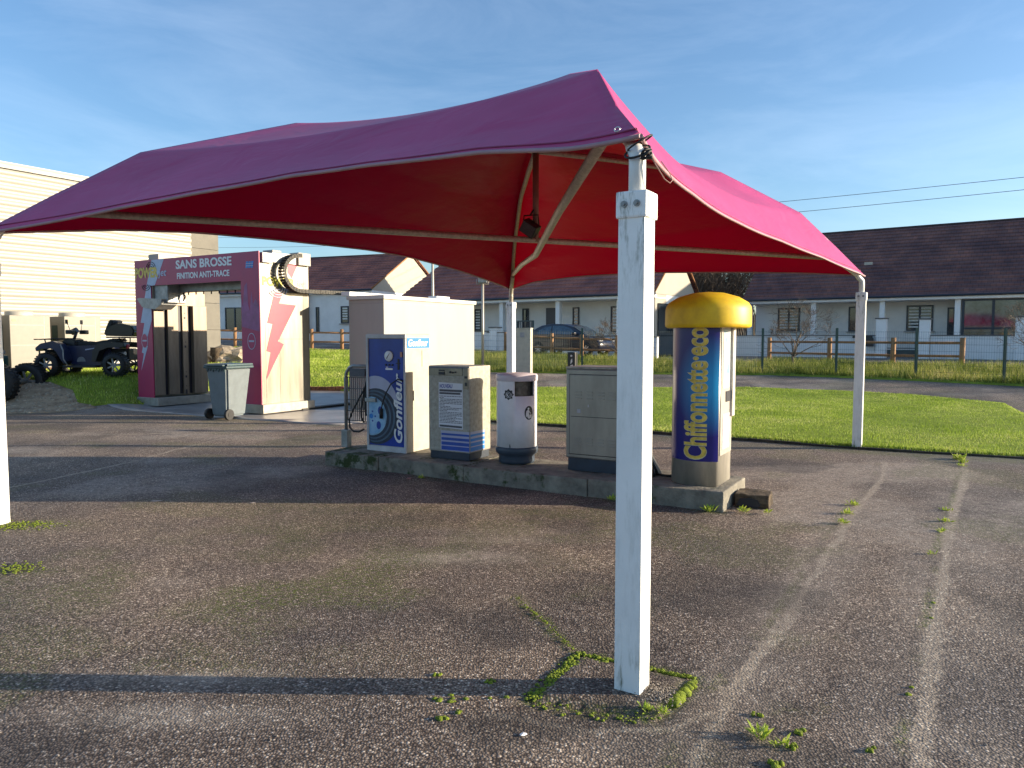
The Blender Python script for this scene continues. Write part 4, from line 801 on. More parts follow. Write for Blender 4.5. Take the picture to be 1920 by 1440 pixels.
# ---------------------------------------------------------------- car wash gantry
GO = Vector((-8.35, 16.53, 0)); ga = thing('wash_gantry', 'magenta and steel car wash gantry with lettering SANS BROSSE', 'car wash', GO, A30)
GW, GD, GH = 3.95, 1.33, 3.22
bm = B(); box(bm, 0.02, .55, .02, GD, .22, GH-.02, .01); obj('column', bm, STEEL, ga); bm = B(); box(bm, 3.42, GW-.02, .02, GD, .20, GH-.02, .01); obj('column', bm, STEEL, ga)
bm = B(); box(bm, .56, 3.41, .03, .34, 2.70, GH-.03, .01); obj('crossbeam', bm, STEEL_D, ga)
bm = B(); box(bm, .7, 3.35, .35, .55, 2.52, 2.74, .01); box(bm, .58, 1.05, .05, .5, 2.28, 2.69, .02); obj('dryer_boom', bm, STEEL_D, ga)
bm = B(); prism(bm, [(.12, 2.38), (.30, 2.20), (.75, 2.14), (.95, 2.24), (.98, 2.36), (.2, 2.40)], -.04, .35, face_at(FRONT, .30)); obj('nozzle_tray', bm, STEEL_D, ga)
bm = B()
for i in range(9): x = 1.0+i*.25; tube(bm, [(x, .42, 2.53), (x, .42, 2.46)], .014, 6); obj('spray_nozzle', bm, BLACK, ga); bm = B()
tube(bm, [(1.1, .4, 2.5), (1.15, .38, 2.4), (1.12, .38, 2.33), (1.2, .38, 2.42), (1.1, .4, 2.5)], .015, 6); obj('spray_hose', bm, BLACK, ga)
bm = B(); MV = Matrix(((1, 0, 0, 0), (0, 1, 0, 0), (0, 0, 1, 0), (0, 0, 0, 1)))
for y0, y1, x1, mi in ((.02, .26, .60, 0), (.34, .60, .62, 0), (.72, .86, .60, 0), (.96, 1.32, .66, 0)): box(bm, .552, x1, y0, y1, .26, 2.25, .006)
box(bm, .552, .60, .02, GD, 2.25, 2.66, .004); obj('inner_panel', bm, mat('pinkish_stainless', (.27, .21, .155, 1), .5, .5, var=.2, scale=5, stretch=(1, 1, .2)), ga)
bm = B(); box(bm, .5515, .556, .02, GD, .26, 2.26); obj('panel_gap', bm, INK, ga)
bm = B()
for z in (1.95, 1.3, .62, .3, .25): box(bm, .601, .606, .76, .80, z, z+.05)
for z in (1.98, 1.65, 1.33, .65, .33): box(bm, .601, .606, .775, .79, z+.09, z+.11)
obj('bolt', bm, INK, ga)
for x0, x1 in ((-.03, .72), (3.36, GW+.06)):
    bm = B(); box(bm, x0, x1, -.02, GD+.04, .03, .21, .01); obj('wheel_housing', bm, mat('cream_steel_base', (.38, .35, .30, 1), .5, .3, var=.15), ga)
FG = face_at(FRONT, .018)
bm = B(); prism(bm, [(0, .2), (.56, .2), (.56, 2.66), (3.42, 2.66), (3.42, .2), (GW, .2), (GW, GH), (0, GH)], 0, .018, FG); fp = obj('front_panel', bm, PINKV, ga)
bm = B(); X0 = .168
prism(bm, [(p[0]+X0, p[1]) for p in [(.441, 3.215), (.865, 3.215), (.60, 2.665), (.395, 2.655), (.39, 1.90), (.345, 1.56), (.14, 1.34), (.272, 1.6), (.10, 1.63), (-.01, 1.33)][:2]] + [(.70, 2.665), (.555, 2.655), (.555, 1.93), (.40, 1.56), (.30, 1.35), (.16, 1.33), (.30, 1.34), (.125, .80), (.20, 1.32), (.17, 1.62), (.30, 1.63), (.22, 1.86), (.10, 1.87), (.32, 2.5)][:2]+[(.555, 2.64), (.555, 1.92), (.39, 1.55), (.20, 1.55), (.29, 1.85), (.16, 1.86), (.44, 2.75)], 0, .0015, face_at(FRONT, -.001)); 
prism(bm, [(.39, 1.35), (.13, .80), (.24, 1.18), (.17, 1.20), (.22, 1.35)], 0, .0015, face_at(FRONT, -.001)); obj('bolt_sticker', bm, PALEBOLT, fp)
T1 = face_at(FRONT, -.003)
bm = B()
for k in range(3): 
    for (cx, cz, s) in ((.58, 3.03, 1), (.40, 2.70, -1)): tube(bm, [Vector((cx+(.06+.05*k)*math.cos(t), -.004, cz+s*(.05+.045*k)*math.sin(t))) for t in np.linspace(.25, 2.9, 12)], .008, 4)
obj('swirl', bm, INK, fp)
text('lettering', 'POWER', P2(T1, .02, 2.83), .80, .23, TXY, fp, .003, .05); text('lettering', 'jet', P2(T1, .83, 2.80), .28, .20, PALEBOLT, fp, .003, .01, .2)
text('lettering', 'SANS BROSSE', P2(T1, 1.43, 2.975), 1.74, .185, TXW, fp, .003, .032); text('lettering', 'FINITION ANTI-TRACE', P2(T1, 1.46, 2.765), 1.64, .13, TXW, fp, .003, .032)
bm = B(); 
for i in range(3): prism(bm, [(3.57+i*.075, 2.90), (3.63+i*.075, 2.90), (3.65+i*.075, 3.03), (3.59+i*.075, 3.03)], 0, .002, face_at(FRONT, -.001))
obj('flag_logo', bm, BLUE_L, fp); bm = B()
for i in range(2): prism(bm, [(3.58, 2.935+i*.045), (3.79, 2.935+i*.045), (3.79, 2.95+i*.045), (3.58, 2.95+i*.045)], 0, .001, face_at(FRONT, -.0035))
obj('flag_stripe', bm, LILAC, fp)
for cx in (.285, 3.70):
    bm = B(); prism(bm, disc(cx, 1.46, .115, .165, 28), 0, .0015, face_at(FRONT, -.003)); s1 = obj('no_entry_sign', bm, LILAC, fp); bm = B(); prism(bm, disc(cx, 1.46, .10, .15, 28), 0, .0012, face_at(FRONT, -.0047)); obj('sign_disc', bm, PINKV, s1)
    bm = B(); prism(bm, [(cx-.075, 1.445), (cx+.075, 1.445), (cx+.075, 1.48), (cx-.075, 1.48)], 0, .0012, face_at(FRONT, -.0062)); obj('sign_bar', bm, LILAC, s1)
# faded streaks on right column
bm = B(); pts = [(3.43, .9)]; x = 3.43
strk = [(3.43, 2.35), (3.47, 2.15), (3.52, 2.55), (3.60, 2.62), (3.62, 2.2), (3.67, 2.05), (3.72, 2.45), (3.76, 2.2), (3.84, 2.3), (3.93, 2.15)]
prism(bm, [(3.43, 1.75), (3.93, 1.65)]+strk[::-1], 0, .0008, face_at(FRONT, -.001)); obj('faded_streak', bm, mat('faded_magenta', (.34, .09, .24, 1), .4, var=.2, scale=4), fp)
# right side face graphics
SF = lambda k: face_at(RIGHT, GW-.02+.001+.0015*k)
bm = B(); bolt = [(.364, 2.40), (.60, 2.40), (.495, 2.2), (.933, 2.19), (.525, 1.42), (.66, 1.36), (.159, .80), (.30, 1.24), (.186, 1.27), (.35, 1.80), (.2, 1.82)]
bolt = [(.39, 2.42), (.60, 2.42), (.50, 2.21), (.93, 2.19), (.46, 1.46), (.60, 1.40), (.15, .70), (.27, 1.24), (.17, 1.27), (.33, 1.80), (.2, 1.82)]
bo_ = [(x+(x-.42)*.06, z+(z-1.6)*.012) for x, z in bolt]; b9 = B(); prism(b9, bo_, 0, .0006, SF(-.4)); obj('bolt_outline', b9, INK, ga)
prism(bm, bolt, 0, .001, SF(0)); prism(bm, [(.76, 3.10), (1.07, 3.12), (.86, 2.74), (.74, 2.86)], 0, .001, SF(0)); obj('bolt_sticker', bm, PINKL, ga)
text('lettering', 'POWER', P2(SF(1), .08, 2.55), .86, .19, mat('lettering_lemon', (.55, .46, .02, 1), .4), ga, .002, .045); text('lettering', 'jet', P2(SF(1), .96, 2.53), .27, .17, mat('lettering_pink', (.7, .18, .2, 1), .4), ga, .002, .01, .2)
bm = B()
for k in range(4): tube(bm, [Vector((GW-.017, .47+(.07+.06*k)*math.cos(t), 2.52-(.03+.05*k)*math.sin(t))) for t in np.linspace(.0, 2.6, 12)], .012, 4)
obj('swirl', bm, LILAC, ga)
bm = B()
for q in ((.02, 1.3, 2.39, 2.395), (.5, 1.18, 1.50, 1.505)): box(bm, GW-.0205, GW-.0185, q[0], q[1], q[2], q[3])
for y in (.14, .5, 1.17): box(bm, GW-.0205, GW-.0187, y, y+.006, .22, 3.15)
box(bm, GW-.0205, GW-.0190, .02, 1.3, 3.0, 3.005); obj('panel_joint', bm, INK, ga)
bm = B(); box(bm, GW-.30, GW+.05, .05, .30, GH-.22, GH-.02, .01); box(bm, GW-.30, GW+.02, .32, .95, GH-.2, GH+.01, .01); obj('top_box', bm, STEEL_D, ga)
bm = B(); box(bm, GW-.20, GW+.06, .98, 1.32, GH-.20, GH+.06, .01); box(bm, GW-.25, GW+.03, .32, .55, GH+.005, GH+.05, .01); box(bm, .35, .7, .1, .5, GH, GH+.13, .01); obj('cable_box', bm, CREAM, ga)
# energy chain
cp = []
for t in np.linspace(0, 1, 20): a = R(88)+t*R(180); cp.append(Vector((GW+.06, .92+.46*math.cos(a)*1.0, 2.84+.36*math.sin(a))))
cp += [Vector((GW+.06, .95+d, 2.48+.02*d)) for d in (.15, .4, .7, 1.0, 1.4)]
bm = B(); bm2 = B()
for i in range(len(cp)-1):
    a, b = cp[i], cp[i+1]; d = (b-a); k = max(1, int(d.length/.075))
    for j in range(k):
        p = a.lerp(b, (j+.5)/k); t = d.normalized(); nn = Vector((1, 0, 0)).cross(t); Mx = Matrix(((1, t.x, nn.x, p.x), (0, t.y, nn.y, p.y), (0, t.z, nn.z, p.z), (0, 0, 0, 1)))
        l = d.length/k*.47; box(bm, .0, .018, -l, l, -.04, .04, .004, 0, Mx); box(bm, .142, .16, -l, l, -.04, .04, .004, 0, Mx); box(bm2, .02, .14, -l*.45, l*.45, -.03, .03, 0, 0, Mx)
ch = obj('cable_chain', bm, mat('dusty_chain', (.13, .12, .10, 1), .8, var=.5, scale=40, bump=.4), ga); obj('chain_link', bm2, BLACK, ch)
# technical locker
sh = thing('technical_locker', 'white sheet metal plant locker behind the tyre inflator', 'locker', (-2.67, 15.5, 0), TH)
SW = 3.35; SD = .98   # local x along a_, local y along b_
bm = B(); box(bm, 0, SW, 0, SD, 0, 2.335, .008); obj('wall', bm, CREAM, sh)
bm = B(); box(bm, -.04, SW+.04, -.04, SD+.03, 2.337, 2.42, .006); obj('roof', bm, mat('pale_roof_sheet', (.60, .57, .50, 1), .5, var=.05), sh)
bm = B(); box(bm, -.02, 1.6, SD-.05, SD+.20, 2.425, 2.515, .006); box(bm, 1.9, 2.4, .05, .3, 2.425, 2.485, .006); obj('cable_tray', bm, WHITE, sh)
bm = B(); box(bm, -.0035, -.001, 0.01, SD-.01, 2.25, 2.256); box(bm, 0.01, SW-.01, -.0035, -.001, 2.25, 2.256); obj('panel_seam', bm, STEEL_D, sh)

# ---------------------------------------------------------------- warehouse on the left
WB = Vector((-16.2, 17.35, 0)); WL = (Vector((-11.1, 25.85, 0))-WB).length; wz = 0.0
wh = thing('warehouse', 'big cream building with horizontal corrugated cladding at the left', 'building', WB, math.atan2(8.5, 5.1))
SIDC = mat('cream_cladding', (.36, .345, .295, 1), .45, var=.04, scale=.6)
V = []; prof = []; z = -.1
while z < 6.2: prof += [(.03, z), (-.05, z+.05), (-.055, z+.19)]; z += .21
nseg = 9
for k in range(nseg+1):
    for d, zz_ in prof: V.append((WL*k/nseg, d, zz_))
m_ = len(prof); Fw = [(k*m_+i, (k+1)*m_+i, (k+1)*m_+i+1, k*m_+i+1) for k in range(nseg) for i in range(m_-1)]
arrmesh('cladding', V, Fw, SIDC, wh)
bm = B(); box(bm, 0, WL+.0, .01, 14, -.1, 6.2); obj('wall', bm, PLASTER, wh)
bm = B(); box(bm, -.02, WL+.03, -.09, .5, 6.205, 6.31); obj('roof_edge', bm, mat('grey_flashing', (.20, .20, .19, 1), .5, .3), wh)
cwl = thing('concrete_wall', 'grey block wall panel at the right end of the cream building', 'wall', Vector((-11.1, 25.85, 0))+Vector((.514, .857, 0))*.02, math.atan2(8.5, 5.1))
bm = B()
for k in range(7): box(bm, 0, 1.2, .12, .4, k*.95-.1, k*.95+.84, .006)
obj('block_course', bm, CONC_W, cwl)
# outdoor units
ac = None
for i, t0 in enumerate((-.47, .93+.0, -2.0)):
    p = Vector((-13.0, 20.0, 0))+Vector((.518, .855, 0))*t0; zg = float(gz(p.x, p.y))
    lab = ['cream outdoor air unit behind the quad front rack', 'cream outdoor air unit behind the quad seat nearest the wash gantry', 'cream outdoor air unit cut by the left picture edge behind the left post'][i]
    if ac is None:
        ac = thing('outdoor_air_unit', lab, 'air conditioner', (p.x, p.y, zg), TH, 'outdoor air units along the cream building')
        bm = B(); box(bm, 0, 1.02, 0, .78, .08, 1.50, .012); obj('casing', bm, mat('cream_unit_paint', (.235, .215, .175, 1), .5, var=.05), ac)
        bm = B(); lathe(bm, [(.33, 1.50), (.33, 1.60), (.30, 1.61)], 24, (.42, .39)); tube(bm, [(.1, .39, 1.6), (.75, .39, 1.6)], .01, 5); tube(bm, [(.42, .1, 1.6), (.42, .7, 1.6)], .01, 5); obj('fan_guard', bm, BEIGE, ac)
        bm = B(); box(bm, -.006, -.001, .36, .66, .55, 1.25); obj('side_grille', bm, mat('dark_green_grille', (.03, .06, .05, 1), .6), ac)
        bm = B(); box(bm, .86, .866, -.0035, -.0008, .1, 1.49); box(bm, .02, .85, -.0035, -.0008, 1.24, 1.246); box(bm, .02, .85, -.0035, -.0008, .70, .706); obj('panel_joint', bm, GALV, ac)
        bm = B(); box(bm, .06, .16, -.004, -.001, 1.34, 1.40); obj('badge', bm, mat('faded_orange', (.65, .35, .15, 1), .5), ac)
        bm = B(); box(bm, -.05, 1.07, .05, .15, 0, .08); box(bm, -.05, 1.07, .6, .7, 0, .08); obj('rail_foot', bm, mat('rusty_red_rail', (.2, .05, .03, 1), .7), ac)
    else: dup(ac, (p.x, p.y, zg), TH, lab)

# ---------------------------------------------------------------- quad bikes
def wheel(name, parent, x, y, r, w, rimm=BLACKP, spokes=7, side=-1):
    bm = B(); lathe(bm, [(r*.60, -w/2), (r*.78, -w/2*1.02), (r*.93, -w/2*.9), (r, -w/2*.6), (r, w/2*.6), (r*.93, w/2*.9), (r*.78, w/2*1.02), (r*.60, w/2)], 28)
    for j in range(28):
        a = 2*math.pi*j/28; c_, s_ = math.cos(a), math.sin(a); 
        for zz_, off in ((-w*.22, 0), (w*.22, .11)):
            a2 = a+off; Mx = Matrix.Rotation(a2, 4, 'Z') @ Matrix.Translation((r*.985, 0, zz_)); box(bm, -.01, .018 if w > .15 else .002, -r*.055, r*.055, -w*.2, w*.2, 0, 0, Mx)
    M = Matrix.Translation((x, y, r)) @ Matrix.Rotation(R(90), 4, 'X'); bmesh.ops.transform(bm, matrix=M, verts=bm.verts); o = obj(name, bm, BLACK, parent)
    bm = B(); lathe(bm, [(r*.60, -w*.40), (r*.56, -w*.2), (r*.56, w*.2), (r*.60, w*.40)], 24); bmesh.ops.transform(bm, matrix=M, verts=bm.verts); obj('rim', bm, rimm, o)
    bm = B(); n0 = spokes
    for j in range(n0): box(bm, r*.06, r*.58, -r*.06, r*.06, -.012, .012, .003, 0, Matrix.Rotation(2*math.pi*j/n0, 4, 'Z') @ Matrix.Translation((0, 0, w*.36*(1 if side < 0 else -1))))
    lathe(bm, [(0, w*.40*(1 if side < 0 else -1)), (r*.1, w*.40*(1 if side < 0 else -1)), (r*.13, w*.2)], 12); bmesh.ops.transform(bm, matrix=M, verts=bm.verts); obj('spoke', bm, RIM if rimm is not BLACKP else STEEL_D, o)
    return o
def quad(loc_, rz, label):
    q = thing('quad_bike', label, 'quad bike', loc_, rz)
    for x in (-.79, .79):
        for y, s in ((-.42, -1), (.42, 1)): wheel('wheel', q, x, y, .28, .24, side=s)
    PX = Matrix(((1, 0, 0, 0), (0, 0, 1, 0), (0, 1, 0, 0), (0, 0, 0, 1)))
    bm = B(); prism(bm, [(-.34, .26), (.36, .24), (.52, .52), (.62, .62), (.42, .74), (-.30, .73), (-.45, .72), (-.42, .55), (-.38, .40)], -.26, .26, PX, bev=.03); obj('body', bm, QBODY, q)
    for s in (-1, 1):
        bm = B(); prism(bm, [(-1.0, .60), (-1.02, .68), (-.9, .78), (-.62, .84), (-.46, .78), (-.36, .62), (-.30, .38), (-.36, .30), (-.44, .42), (-.52, .60), (-.62, .68), (-.85, .67)], .26 if s > 0 else -.52, .52 if s > 0 else -.26, PX, bev=.012); obj('front_fender', bm, QBODY, q)
        bm = B(); prism(bm, [(.28, .36), (.38, .36), (.46, .62), (.66, .70), (.95, .68), (1.06, .72), (1.04, .80), (.7, .82), (.42, .78), (.30, .6)], .26 if s > 0 else -.52, .52 if s > 0 else -.26, PX, bev=.012); obj('rear_fender', bm, BLACKP, q)
        bm = B(); box(bm, -.40, .36, s*.26 if s > 0 else -.50, .50 if s > 0 else -.26, .22, .27, .01); obj('footboard', bm, BLACKP, q)
        bm = B(); tube(bm, [(-.42, s*.525, .76), (-.36, s*.53, .62), (-.36, s*.53, .42), (-.26, s*.53, .27)], .016, 6); obj('fender_trim', bm, STEEL_D, q)
    bm = B(); prism(bm, [(-.28, .76), (-.22, .86), (-.10, .80), (.15, .78), (.36, .82), (.55, .90), (.78, .90), (.80, .82), (.3, .74), (-.25, .73)], -.17, .17, PX, bev=.03); obj('seat', bm, BLACK, q)
    bm = B(); prism(bm, [(-.62, .74), (-.58, .86), (-.40, .92), (-.25, .86), (-.25, .72)], -.2, .2, PX, bev=.03); obj('tank_cover', bm, BLACKP, q)
    bm = B(); tube(bm, [(-.42, 0, .85), (-.34, 0, 1.06)], .035, 8); tube(bm, [(-.30, -.38, 1.05), (-.36, -.15, 1.08), (-.36, .15, 1.08), (-.30, .38, 1.05)], .016, 8); obj('handlebar', bm, BLACKP, q)
    bm = B(); tube(bm, [(-.33, 0, 1.10), (-.46, 0, 1.04)], .07, 10); obj('headlamp_pod', bm, BLACKP, q)
    for y0 in (-.36, .2): bm = B(); box(bm, -.40, -.25, y0, y0+.16, 1.0, 1.10, .02); obj('hand_guard', bm, BLACKP, q)
    for s in (-1, 1):
        bm = B(); tube(bm, [(-.36, s*.22, 1.08), (-.38, s*.30, 1.26)], .007, 5); box(bm, -.40, -.385, s*.30-.05, s*.30+.05, 1.24, 1.34, .006); obj('mirror', bm, BLACKP, q)
        bm = B(); lathe(bm, [(0, .03), (.06, .02), (.075, 0)], 14); bmesh.ops.transform(bm, matrix=Matrix.Translation((-.98, s*.28, .70)) @ Matrix.Rotation(R(-90), 4, 'Y'), verts=bm.verts); obj('headlight', bm, RIM, q)
        bm = B(); box(bm, 1.04, 1.07, s*.36-.05, s*.36+.05, .66, .76, .01); obj('tail_light', bm, REDW, q)
    bm = B()
    for y in (-.36, -.18, 0, .18, .36): tube(bm, [(-1.12, y, .875), (-.55, y, .90)], .012, 5)
    for x in (-1.12, -.85, -.58): tube(bm, [(x, -.38, .88), (x, .38, .88)], .012, 5)
    for s in (-.25, .25): tube(bm, [(-.95, s, .87), (-.92, s, .76)], .014, 5)
    obj('front_rack', bm, BLACKP, q); bm = B()
    for y in (-.36, -.18, 0, .18, .36): tube(bm, [(.55, y, .93), (1.12, y, .91)], .012, 5)
    for x in (.58, .85, 1.12): tube(bm, [(x, -.38, .92), (x, .38, .92)], .012, 5)
    for s in (-.25, .25): tube(bm, [(.8, s, .91), (.8, s, .78)], .014, 5)
    obj('rear_rack', bm, BLACKP, q)
    bm = B(); prism(bm, [(.50, .96), (1.18, .94), (1.22, 1.08), (1.15, 1.20), (.85, 1.26), (.62, 1.18), (.50, 1.02)], -.36, .36, PX, bev=.03); bx = obj('top_box', bm, mat('glossy_black_case', (.02, .02, .022, 1), .22), q)
    bm = B(); prism(bm, [(.44, .98), (.52, 1.0), (.66, 1.28), (.62, 1.34), (.56, 1.33), (.44, 1.05)], -.24, .24, PX, bev=.02); obj('backrest', bm, BLACK, bx)
    bm = B(); tube(bm, [(-.8, -.45, .28), (-.8, .45, .28)], .03, 6); obj('axle', bm, BLACK, q); bm = B(); tube(bm, [(.8, -.45, .28), (.8, .45, .28)], .03, 6); obj('axle', bm, BLACK, q); bm = B(); box(bm, .45, 1.0, -.2, .2, .38, .66, .03); obj('engine', bm, BLACK, q); bm = B(); box(bm, -1.0, -.5, -.2, .2, .36, .64, .03); obj('radiator', bm, BLACK, q); bm = B(); tube(bm, [(.5, -.2, .5), (.95, -.28, .55)], .045, 8); obj('exhaust', bm, STEEL_D, q)
    bm = B(); tube(bm, [(-1.08, -.25, .42), (-1.12, -.2, .62), (-1.12, .2, .62), (-1.08, .25, .42)], .02, 6); tube(bm, [(-1.05, -.2, .35), (-1.12, 0, .5), (-1.05, .2, .35)], .02, 6); obj('bumper', bm, mat('olive_bumper', (.12, .12, .08, 1), .5), q)
    bm = B(); prism(bm, disc(-.10, .36, .10, .11, 16, 0, math.pi*1.0)+[(-.2, .35)], .262, .268, Matrix(((1, 0, 0, 0), (0, 0, -1, 0), (0, 1, 0, 0), (0, 0, 0, 1)))); obj('engine_cover', bm, mat('grey_casing', (.22, .23, .24, 1), .5), q)
    bm = B(); prism(bm, [(.0, .62), (.22, .66), (.22, .68), (.0, .65)], .262, .266, Matrix(((1, 0, 0, 0), (0, 0, -1, 0), (0, 1, 0, 0), (0, 0, 0, 1)))); obj('decal', bm, LILAC, q)
    return q
Q1 = quad((-10.03, 17.7, float(gz(-10.11, 17.6))-.01), 0, 'dark blue quad bike with black top box parked on the grass bank')
tr = thing('small_tractor', 'vehicle cut off by the left picture edge, one big tyre and grey arm showing', 'tractor', (-11.10, 16.0, .14))
for x, y, r_w in ((0, 0, .40), (0, 1.0, .40), (-1.6, -.1, .55), (-1.6, 1.1, .55)): wheel('wheel', tr, x, y, r_w, .28)
bm = B(); box(bm, -1.3, -.25, .25, .75, .5, 1.0, .06); obj('bonnet', bm, GREENW, tr); bm = B(); box(bm, -2.2, -1.3, .1, .9, .55, .8, .04); box(bm, -1.95, -1.6, .3, .7, .8, 1.25, .05); obj('seat', bm, BLACK, tr)
bm = B(); tube(bm, [(-.9, -.05, 1.05), (.18, -.05, 1.08)], .045, 8); obj('arm', bm, STEEL_D, tr); bm = B(); tube(bm, [(-1.3, .5, 1.0), (-1.5, .5, 1.25)], .02, 6); tube(bm, [(-1.5+.16*math.cos(t), .5+.16*math.sin(t), 1.26) for t in np.linspace(0, 6.283, 17)[:-1]], .015, 6, closed=True); obj('steering_wheel', bm, BLACKP, tr)
bm = B(); tube(bm, [(0, 0, .4), (0, 1.0, .4)], .05, 8); tube(bm, [(-1.6, -.1, .55), (-1.6, 1.1, .55)], .07, 8); box(bm, -1.7, .1, .4, .6, .4, .55, .02); obj('chassis', bm, STEEL_D, tr)

# rubble at the bank foot
n = 900; px = rng.uniform(-12.5, -8.75, n); py = rng.uniform(14.5, 17.1, n); poly = [(-12.5, 14.6), (-9.6, 15.0), (-8.8, 15.65), (-9.3, 15.95), (-9.8, 16.5), (-10.6, 16.95), (-12.5, 17.3)]; k = inpoly(px, py, poly); px, py = px[k], py[k]; n = len(px)
rr = rng.uniform(.015, .045, n); Vc = (sv[None]*rr[:, None, None]*rng.uniform(.5, 1.3, (n, 1, 3))+np.stack([px, py, gz(px, py)+rr*.2], 1)[:, None]).reshape(-1, 3); Fc = (sf[None]+(np.arange(n)*len(sv))[:, None, None]).reshape(-1, 3)
tag(arrmesh('rubble', Vc, Fc, STONE), 'brown rubble and stones at the foot of the grass bank', 'rubble', kind='stuff')
patch('earth_patch', poly, .01, soil_grass('brown_earth', (.24, .17, .11, 1), (.50, .38, .25, 1), 5), .3)
bm = B(); bmesh.ops.create_icosphere(bm, subdivisions=3, radius=1)
for v in bm.verts: v.co = Vector((v.co.x*1.0, v.co.y*.6, v.co.z*.45))*(1+.35*noise.noise(v.co*2.2)+.15*noise.noise(v.co*6))
o = obj('boulder', bm, STONE); o.location = (-9.75, 25.6, float(gz(-9.75, 25.6))+.15); tag(o, 'pale stone heap on the grass seen through the wash gantry', 'rock')
bm = B(); tube(bm, [(0, 0, 0), (.02, 0, .55)], .24, 12, .20); bmesh.ops.subdivide_edges(bm, edges=bm.edges[:], cuts=2)
for v in bm.verts: v.co += Vector((noise.noise(v.co*6), noise.noise(v.co*6+Vector((3, 3, 3))), 0))*.04
o = obj('tree_stump', bm, DIRTW); o.location = (-10.05, 25.2, float(gz(-10.05, 25.2))); tag(o, 'dark sawn tree stump beside the stone heap', 'stump')

# ---------------------------------------------------------------- houses
def roof_mat(name, c1, c2, c3):
    m = bpy.data.materials.new(name); m.use_nodes = True; N, L = m.node_tree.nodes, m.node_tree.links; p = N['Principled BSDF']; p.inputs['Roughness'].default_value = .85
    t = N.new('ShaderNodeTexCoord'); s = N.new('ShaderNodeSeparateXYZ'); L.new(t.outputs['Object'], s.inputs[0]); c = N.new('ShaderNodeCombineXYZ'); L.new(s.outputs[0], c.inputs[0]); L.new(s.outputs[2], c.inputs[1])
    b = N.new('ShaderNodeTexBrick'); b.inputs['Scale'].default_value = 1; b.inputs['Brick Width'].default_value = .25; b.inputs['Row Height'].default_value = .22; b.inputs['Mortar Size'].default_value = .008; b.inputs['Bias'].default_value = 0
    b.inputs['Color1'].default_value = c1; b.inputs['Color2'].default_value = c2; b.inputs['Mortar'].default_value = c3; L.new(c.outputs[0], b.inputs[0])
    n = N.new('ShaderNodeTexNoise'); n.inputs['Scale'].default_value = .8; n.inputs['Detail'].default_value = 8; L.new(t.outputs['Object'], n.inputs[0]); r = N.new('ShaderNodeValToRGB'); r.color_ramp.elements[0].color = (.62, .62, .70, 1); r.color_ramp.elements[1].color = (1.25, 1.2, 1.1, 1); r.color_ramp.elements[0].position = .35; r.color_ramp.elements[1].position = .65; L.new(n.outputs[0], r.inputs[0])
    mx_ = N.new('ShaderNodeMix'); mx_.data_type = 'RGBA'; mx_.blend_type = 'MULTIPLY'; mx_.inputs[0].default_value = 1; L.new(b.outputs[0], mx_.inputs[6]); L.new(r.outputs[0], mx_.inputs[7]); L.new(mx_.outputs[2], p.inputs['Base Color'])
    bp = N.new('ShaderNodeBump'); bp.inputs['Strength'].default_value = .5; bp.inputs['Distance'].default_value = .02; bp.invert = True; L.new(b.outputs['Fac'], bp.inputs['Height']); L.new(bp.outputs[0], p.inputs['Normal']); return m
ROOF1 = roof_mat('dark_plum_roof_tiles', (.22, .10, .085, 1), (.16, .082, .078, 1), (.06, .04, .04, 1))
ROOF2 = roof_mat('brown_red_roof_tiles', (.36, .14, .11, 1), (.30, .12, .10, 1), (.08, .036, .032, 1))
